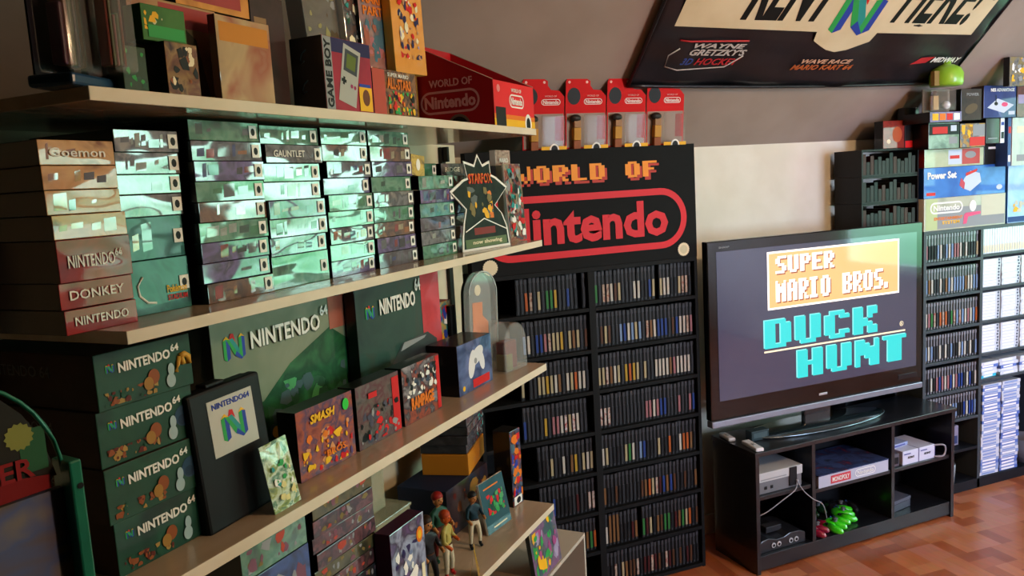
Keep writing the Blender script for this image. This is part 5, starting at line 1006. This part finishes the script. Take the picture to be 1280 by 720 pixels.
# black media tower behind the television carrying black racks
o = empty('media_tower', (2.72, 2.797, 0)); tag(o, 'narrow black tower behind the television carrying the black cassette racks', 'media tower')
for x in (0, .303): MB().box(x, x+.012, 0, .09, 0, 1.31, rbd).build('side_panel', o)
MB().box(.012, .303, 0, .09, 1.298, 1.31, rbd).build('top_panel', o); MB().box(.012, .303, .084, .09, 0, 1.298, rbd).build('back_panel', o); MB().box(.012, .303, 0, .084, .6, .612, rbd).build('shelf', o)
for k in range(3):
    o = empty('cassette_rack', (2.722, 2.70, 1.3105+k*.118)); tag(o, 'black rack of dark cassettes on the tower, %s of three' % ['bottom', 'middle', 'topmost'][k], 'cassette rack', 'black cassette racks')
    w = .335; kb = mat('rack_black', '14100f', .4)
    MB().box(0, w, .0, .16, 0, .008, kb).build('rack_base', o); MB().box(0, w, .0, .16, .109, .117, kb).build('rack_top', o)
    for x in (0, w-.008): MB().box(x, x+.008, 0, .16, .008, .109, kb).build('side_panel', o)
    r = random.Random(k)
    for i in range(14):
        m_ = [mat('cass_brown', '1e1210', .4), mat('cass_grey', '262422', .4), mat('cass_black', '0c0b0b', .4), mat('cass_red', '3a100c', .4)][min(3, int(r.random()**1.4*4))]
        MB().box(.012+i*.0222, .012+i*.0222+.019, .006, .12, .008, .060+.04*r.random(), m_).build('cassette', o)

# boxes on the right-hand shelving
def rbox(name, label, cat, x0, x1, z0, z1, d, m, side, yoff=0, group='boxes on top of the slate shelving', bevel=.0015):
    if yoff < -.05: x0, x1 = x0*(RY+yoff)/RY, x1*(RY+yoff)/RY-.004      # boxes nearer the room also sit further left
    mb = MB(); w = x1-x0; mb.box(-w/2, w/2, 0, d, 0, z1-z0, side, m); o = mb.build(name, bevel=bevel); put(o, ((x0+x1)/2, RY+yoff, z0)); tag(o, label, cat, group); return o
o = rbox('console_box', 'cream and grey console box with oval logo and pink light gun', 'console box', 3.068, 3.590, 1.2825, 1.430, .18, art('actionset', ['a8ac98', 'b8b8a4', '9aa08c'], 7, coat=.5), WHITE)
q = MB(); y = -.0005; q.rect(-.225, .255, .006, .10, y, mat('set_grey', '8c8c90')); q.rect(-.25, -.18, .004, .143, y-.0001, mat('set_lime', 'b4c08c')); q.rect(.10, .255, .05, .143, y-.0002, mat('set_cream', 'c8c4ac')); q.build('cover_art', o)
q = MB(); stadium(q, -.225, -.02, .075, .128, .008, y-.0006, WHITE); text_into(q, 'Nintendo', -.205, -.04, .088, .115, y-.0006, WHITE, bold=.03); q.disc(.045, .10, .022, .026, y-.0006, WHITE); q.build('logo_lettering', o, weld=False)
q = MB(); text_into(q, 'ENTERTAINMENT', -.20, -.02, .046, .060, y-.0005, ORG, bold=.03); text_into(q, 'SYSTEM', -.15, -.04, .026, .041, y-.0005, YEL, bold=.03); q.build('title_lettering', o, weld=False)
pk_ = mat('gun_pink', 'd84a78'); q = MB(); q.poly([(-.01,.048),(.095,.060),(.095,.072),(.0,.070),(-.012,.062)], y-.0008, pk_); q.poly([(-.012,.060),(.018,.062),(.005,.020),(-.018,.018)], y-.0009, pk_); q.build('light_gun_print', o)
o = rbox('console_box', 'bright blue console box with white console pictured, below pale box', 'console box', 3.066, 3.586, 1.4305, 1.568, .18, art('powerset', ['2458a8', '3a78c8', '1c4a94'], 5, coat=.5), mat('power_side', '1c3a78', .5))
q = MB(); q.poly([(-.03,.04),(.03,.02),(.10,.06),(.09,.10),(.03,.115),(-.01,.08)], y, mat('set_white', 'c4ccdc')); q.poly([(-.04,.05),(-.01,.03),(-.005,.06),(-.03,.085)], y-.0002, mat('gun_red', 'c03a50')); q.poly([(.0,.09),(.07,.11),(.075,.122),(.0,.105)], y-.0003, RED); q.rect(-.245, -.19, .012, .026, y, RED); q.disc(.22, .03, .02, .012, y, mat('set_white', 'c4ccdc')); q.build('cover_art', o)
text(o, 'title_lettering', 'Power Set', -.24, -.06, .085, .118, y-.0012, WHITE, bold=.04)
o = rbox('boxed_game', 'pale green box with red and grey panels above blue console box', 'boxed accessory', 3.068, 3.440, 1.5685, 1.650, .17, art('palegreen', ['a4b488', 'b8c0a0', '94a880'], 8, coat=.5), mat('redside', '8a1c18', .5))
q = MB(); q.rect(-.04, .045, .01, .075, y, mat('set_white', 'c4ccdc')); q.rect(.046, .16, .008, .078, y, mat('dull_gun_red', 'b84a48')); q.disc(.10, .05, .035, .016, y-.0002, GREY); q.rect(-.03, .03, .035, .05, y-.0002, RED); q.build('cover_art', o)
o = rbox('boxed_game', 'black accessory box at the right of the pale green box', 'boxed accessory', 3.443, 3.595, 1.5685, 1.662, .17, mat('box_soft_black', '1a1614', .4, coat=.4), sideblk_shade); MB().rect(-.05, .0, .07, .08, y, WHITE).build('label', o)
o = rbox('boxed_game', 'grey-green boxed game with red label, on the pale green box', 'boxed game', 3.092, 3.285, 1.6505, 1.762, .18, art('gg', ['6a8a70', '8aa490', '4a5a50'], 14, coat=.5), sideblk_shade, yoff=-.06)
q = MB(); q.rect(-.09, .09, .06, .108, y, BLACK); q.rect(-.07, .02, .065, .095, y-.0002, RED); q.rect(.04, .075, .075, .10, y-.0002, mat('set_white', 'c4ccdc')); q.rect(.03, .08, .02, .05, y, GREY); q.build('cover_art', o)
o = rbox('boxed_game', 'gold and red boxed toy beside grey-green boxed game', 'boxed toy', 3.288, 3.450, 1.6625, 1.768, .18, art('goldred', ['8a7a5a', 'b08a40', '5a6a74', 'a8a49a'], 22, coat=.6), sideblk_shade, yoff=-.06); o.location[2] = 1.6505; 
q = MB(); blobs(q, random.Random(3), -.07, .0, .04, .1, y, [YEL, mat('dull_gold', '9a7030')], 10, .4); q.rect(-.02, .075, .006, .045, y-.0008, RED); q.rect(.0, .075, .05, .10, y-.0008, GREY); q.build('cover_art', o)
o = rbox('boxed_game', 'tall black box right of the gold and red toy box', 'boxed accessory', 3.453, 3.545, 1.6625, 1.775, .18, mat('box_soft_black', '1a1614'), sideblk_shade, yoff=-.06); q = MB(); q.rect(-.03, .03, .02, .025, y, GREY); q.build('label', o)
o = rbox('boxed_game', 'low purple and orange box on the grey-green boxed game', 'boxed game', 3.10, 3.30, 1.7625, 1.806, .14, art('lowpurple', ['4a3a6a', '6a4a8a', '3a2a4a'], 20, coat=.5), sideblk_shade, yoff=-.12); q = MB()
for i, m_ in enumerate((YEL, ORG, RED, WHITE)): q.rect(-.08+i*.042, -.045+i*.042, .008, .036, y, m_)
q.build('cover_art', o)
o = empty('blister_pack', (3.055, 2.585, 1.8065)); tag(o, 'clear toy pack with brown figure pieces below the lime container', 'packaged toy')
MB().box(-.075, .085, .03, .033, 0, .100, mat('card_taupe', '6a6050', .5)).build('backing_card', o); MB().box(-.07, .08, -.01, .03, .004, .097, mat('bubble_clear', 'd8d0cc')).build('clear_bubble', o, bevel=.006); q = MB(); q.box(-.045, -.015, 0, .02, .01, .07, mat('pieces_tan', 'b08a58', .5)); q.ball((-.03, .01, .078), .014, mat('pieces_brown', '4a3020', .5)); q.ball((.04, .01, .03), .018, wt); q.build('accessories', o)
o = empty('lime_container', (3.035, 2.545, 1.912)); tag(o, 'lime green round-shouldered plastic container topmost on the slate shelving pile', 'plastic container'); q = MB(); q.lathe([(0, 0), (.062, 0), (.066, .012), (.066, .05), (.055, .072), (.03, .086), (.018, .09), (.018, .108), (0, .11)], mat('lime_tub', '8ac030', .35, coat=.3)); q.build('tub_body', o)
q = MB(); q.lathe([(0, .108), (.021, .108), (.021, .124), (0, .126)], mat('lime_cap', 'a8c89a', .4)); q.build('cap', o); MB().box(-.09, -.062, -.02, .0, .0, .06, mat('tan_tab', '8a7440', .5)).build('tab', o)
o = rbox('boxed_accessory', 'black boxed accessory left of the blue joystick box', 'boxed accessory', 3.29, 3.425, 1.7760, 1.912, .075, art('dimbrown', ['2a2024', '3a2c28', '1c181c'], 16, coat=.5), sideblk_shade, yoff=-.085); o.location[2] = 1.7690-.0; text(o, 'title_lettering', 'POWER', -.03, .045, .105, .118, -.0012, GREY, bold=.02); q = MB(); q.disc(0, .05, .04, .02, -.0006, mat('dim_brown', '5a4630'), 16, .3); q.build('cover_art', o)
o = rbox('boxed_accessory', 'dark blue box picturing a white joystick unit, titled NES ADVANTAGE', 'boxed accessory', 3.435, 3.660, 1.7755, 1.918, .065, art('advblue', ['202a6a', '2a3678', '1c2460'], 8, coat=.5), mat('adv_side', '3a3030', .5), yoff=-.085)
text(o, 'title_lettering', 'NES ADVANTAGE', -.065, .085, .115, .130, y-.0012, WHITE, bold=.03)
q = MB(); q.poly([(-.085,.045),(.02,.02),(.085,.055),(-.02,.085)], y, mat('set_white', 'c4ccdc')); q.disc(-.03, .062, .012, .008, y-.0002, BLACK); q.rect(-.034, -.028, .062, .10, y-.0003, BLACK); q.disc(.025, .058, .020, .010, y-.0002, mat('gun_pink', 'd84a78')); q.rect(.05, .09, .012, .028, y-.0002, mat('set_white', 'c4ccdc')); q.build('cover_art', o)
for i, (x0, x1, m_, lb) in enumerate(((3.548, 3.578, wc, 'slim white upright box under the blue joystick box'), (3.598, 3.624, mat('blue_slim', '34508a', .4), 'slim blue upright box under joystick box, beside pale box'), (3.627, 3.80, art('palemint', ['a8b8ac', 'bcc8bc', '98a8a0'], 8, coat=.5), 'pale mint upright box under the right edge of the blue joystick box'))):
    o = rbox('boxed_game', lb, 'boxed game', x0, x1, (1.6625, 1.555, 1.555)[i], 1.775, .18, m_, m_ if i < 2 else WHITE, bevel=.001, yoff=-.06); q = MB(); q.rect(-(x1-x0)*.3, (x1-x0)*.3, .02, .05, y, [mat('slim_label_black', '22262c'), WHITE, GREY][i]); q.rect(-(x1-x0)*.3, (x1-x0)*.3, (.08 if i == 0 else .15), (.095 if i == 0 else .18), y, [BLU, RED, CREAM][i]); q.build('spine_print', o)
o = rbox('console_box', 'light blue box with yellow print beside the pink gun console box', 'console box', 3.605, 3.86, 1.2825, 1.5545, .17, art('lightblue', ['a8c4e0', '8ab0dc', 'c4d4e8'], 5, coat=.5), mat('lb_side', '3a6ab0', .5)); q = MB(); q.rect(-.125, .12, .004, .03, y, mat('power_side', '1c3a78')); blobs(q, random.Random(31), -.09, .1, .05, .11, y-.0003, [YEL, mat('set_cream', 'c8c4ac')], 10, .4); q.build('cover_art', o)
o = rbox('blister_pack', 'dark red packaged toy above the pale mint box at the picture edge', 'packaged toy', 3.645, 3.765, 1.7755, 1.915, .065, art('drp', ['4a2a2a', '6a3430', '3a3440'], 16, coat=.5), sideblk_shade, yoff=-.085); MB().rect(-.04, .04, .06, .10, y, mat('lilac_print', '9a90b0')).build('label', o)
o = rbox('blister_pack', 'grey and tan blistered toy hanging from the sloped ceiling, picture edge', 'packaged toy', 3.60, 3.74, 1.905, 2.030, .03, art('gtb', ['4a4a3a', '8a7a4a', '6a6a6a', '2c2c30'], 26, coat=.8), sideblk_shade, yoff=-.165); q = MB(); blobs(q, random.Random(32), -.05, .05, .02, .12, y, [YEL, GREY, WHITE], 8, .3); q.build('cover_art', o)
# things on the black racks
o = rbox('packaged_toy', 'red packaged toy standing on the black cassette racks', 'packaged toy', 2.85, 2.975, 1.6645, 1.785, .05, art('redtoy', ['5a1814', '8a2a1c', '6a201a'], 18, coat=.7), sideblk_shade, yoff=.025); q = MB(); q.disc(.02, .06, .028, .034, y, mat('orange_blob', 'b0542c')); q.disc(-.03, .03, .012, .01, y, CREAM); q.build('cover_art', o)
o = rbox('packaged_toy', 'black box with a red strip beside the red toy, on racks', 'packaged toy', 2.978, 3.062, 1.6645, 1.84, .04, mat('box_soft_black', '1a1614'), sideblk_shade, yoff=.025); q = MB(); q.rect(-.04, .04, .0, .03, y, RED); q.rect(-.02, .03, .10, .108, y, GREY); q.build('label', o)

# shelf 4's neighbour: disc case leaning on the low crate
o = cover_box('boxed_game', 'purple and yellow cartoon game case leaning on the low pale crate', 'game case', 2.045, .905, .4625, .19, .165, .014, art('pinkyellow', ['5a4a6a', '7a5a80', '4a5a6a', '8a7a50'], 16, wrap=.4), sideblk_shade, tilt=-.12, rz=.0, cols=[mat('magenta2', 'a04a80'), YEL, mat('lilac_print', '9a90b0'), GRN, mat('slate', '405a60')], n=22, seed=91, size=.25)

# ------------------------------------------------------------------ lamp
LAMP = (2.35, .15, 0)
o = empty('pendant_lamp', (LAMP[0], LAMP[1], CZ)); tag(o, 'warm globe pendant lamp hanging from the flat ceiling', 'pendant lamp')
q = MB(); q.tube([(0, 0, -.02), (0, 0, -.22)], .004, BLACK, 8); q.build('cord', o); q = MB(); q.lathe([(0, 0), (.05, 0), (.045, -.03), (0, -.035)], framem); q.build('ceiling_rose', o)
q = MB(); q.ball((0, 0, -.32), .10, mat('globe_glow', 'ffd2a0', .4, emit=85.), 24, 16); q.build('globe', o)

# ------------------------------------------------------------------ daylight
w = bpy.data.worlds.new('world'); S.world = w; w.use_nodes = True; n, l = w.node_tree.nodes, w.node_tree.links
bg = n['Background']; tc = n.new('ShaderNodeTexCoord'); sp = n.new('ShaderNodeSeparateXYZ'); l.new(tc.outputs['Generated'], sp.inputs[0])
cr = n.new('ShaderNodeValToRGB'); e = cr.color_ramp.elements; e.new(.5); e.new(.55)
for i, (p, c) in enumerate(((.30, (.035, .10, .055)), (.47, (.12, .27, .19)), (.53, (.22, .36, .31)), (.75, (.22, .30, .38)))): e[i].position = p; e[i].color = c+(1,)
ma = n.new('ShaderNodeMapRange'); ma.inputs[1].default_value = -1; ma.inputs[2].default_value = 1; l.new(sp.outputs[2], ma.inputs[0]); l.new(ma.outputs[0], cr.inputs[0])
nz = n.new('ShaderNodeTexNoise'); nz.inputs['Scale'].default_value = 9; nz.inputs['Detail'].default_value = 4; l.new(tc.outputs['Generated'], nz.inputs[0])
r2 = n.new('ShaderNodeValToRGB'); r2.color_ramp.elements[0].position = .38; r2.color_ramp.elements[0].color = (.35, .5, .35, 1); r2.color_ramp.elements[1].position = .6; r2.color_ramp.elements[1].color = (1.1, 1.1, 1.1, 1); l.new(nz.outputs[0], r2.inputs[0])
mx = n.new('ShaderNodeMix'); mx.data_type = 'RGBA'; mx.blend_type = 'MULTIPLY'; mx.inputs[0].default_value = 1; l.new(cr.outputs[0], mx.inputs[6]); l.new(r2.outputs[0], mx.inputs[7]); l.new(mx.outputs[2], bg.inputs['Color'])
c2 = n.new('ShaderNodeMix'); c2.data_type = 'RGBA'; side = n.new('ShaderNodeMapRange'); side.inputs[1].default_value = .15; side.inputs[2].default_value = .75; l.new(sp.outputs[0], side.inputs[0]); l.new(side.outputs[0], c2.inputs[0])
c2.inputs[6].default_value = (.58, .68, .95, 1); l.new(mx.outputs[2], c2.inputs[7]); l.new(c2.outputs[2], bg.inputs['Color'])
bg.inputs['Strength'].default_value = 12
for k, (a, b) in enumerate(WIN):
    L = bpy.data.lights.new('window_portal', 'AREA'); L.shape = 'RECTANGLE'; L.size = WZ1-WZ0; L.size_y = b-a; L.cycles.is_portal = True
    o = bpy.data.objects.new('window_portal', L); COL.objects.link(o); o.location = (XR+.10, (a+b)/2, (WZ0+WZ1)/2); o.rotation_euler = (0, rad(90), 0)
L = bpy.data.lights.new('window_portal', 'AREA'); L.shape = 'RECTANGLE'; L.size = FWX1-FWX0; L.size_y = FZ1-FZ0; L.cycles.is_portal = True
o = bpy.data.objects.new('window_portal', L); COL.objects.link(o); o.location = ((FWX0+FWX1)/2, YB-.09, (FZ0+FZ1)/2); o.rotation_euler = (rad(90), 0, 0)
S.view_settings.view_transform = 'Standard'; S.view_settings.look = 'None'; S.view_settings.gamma = 1; S.view_settings.exposure = 1.6; S.view_settings.use_curve_mapping = False
S.cycles.use_denoising = True; S.cycles.max_bounces = 8; S.cycles.transparent_max_bounces = 12; S.cycles.caustics_reflective = False; S.cycles.caustics_refractive = False
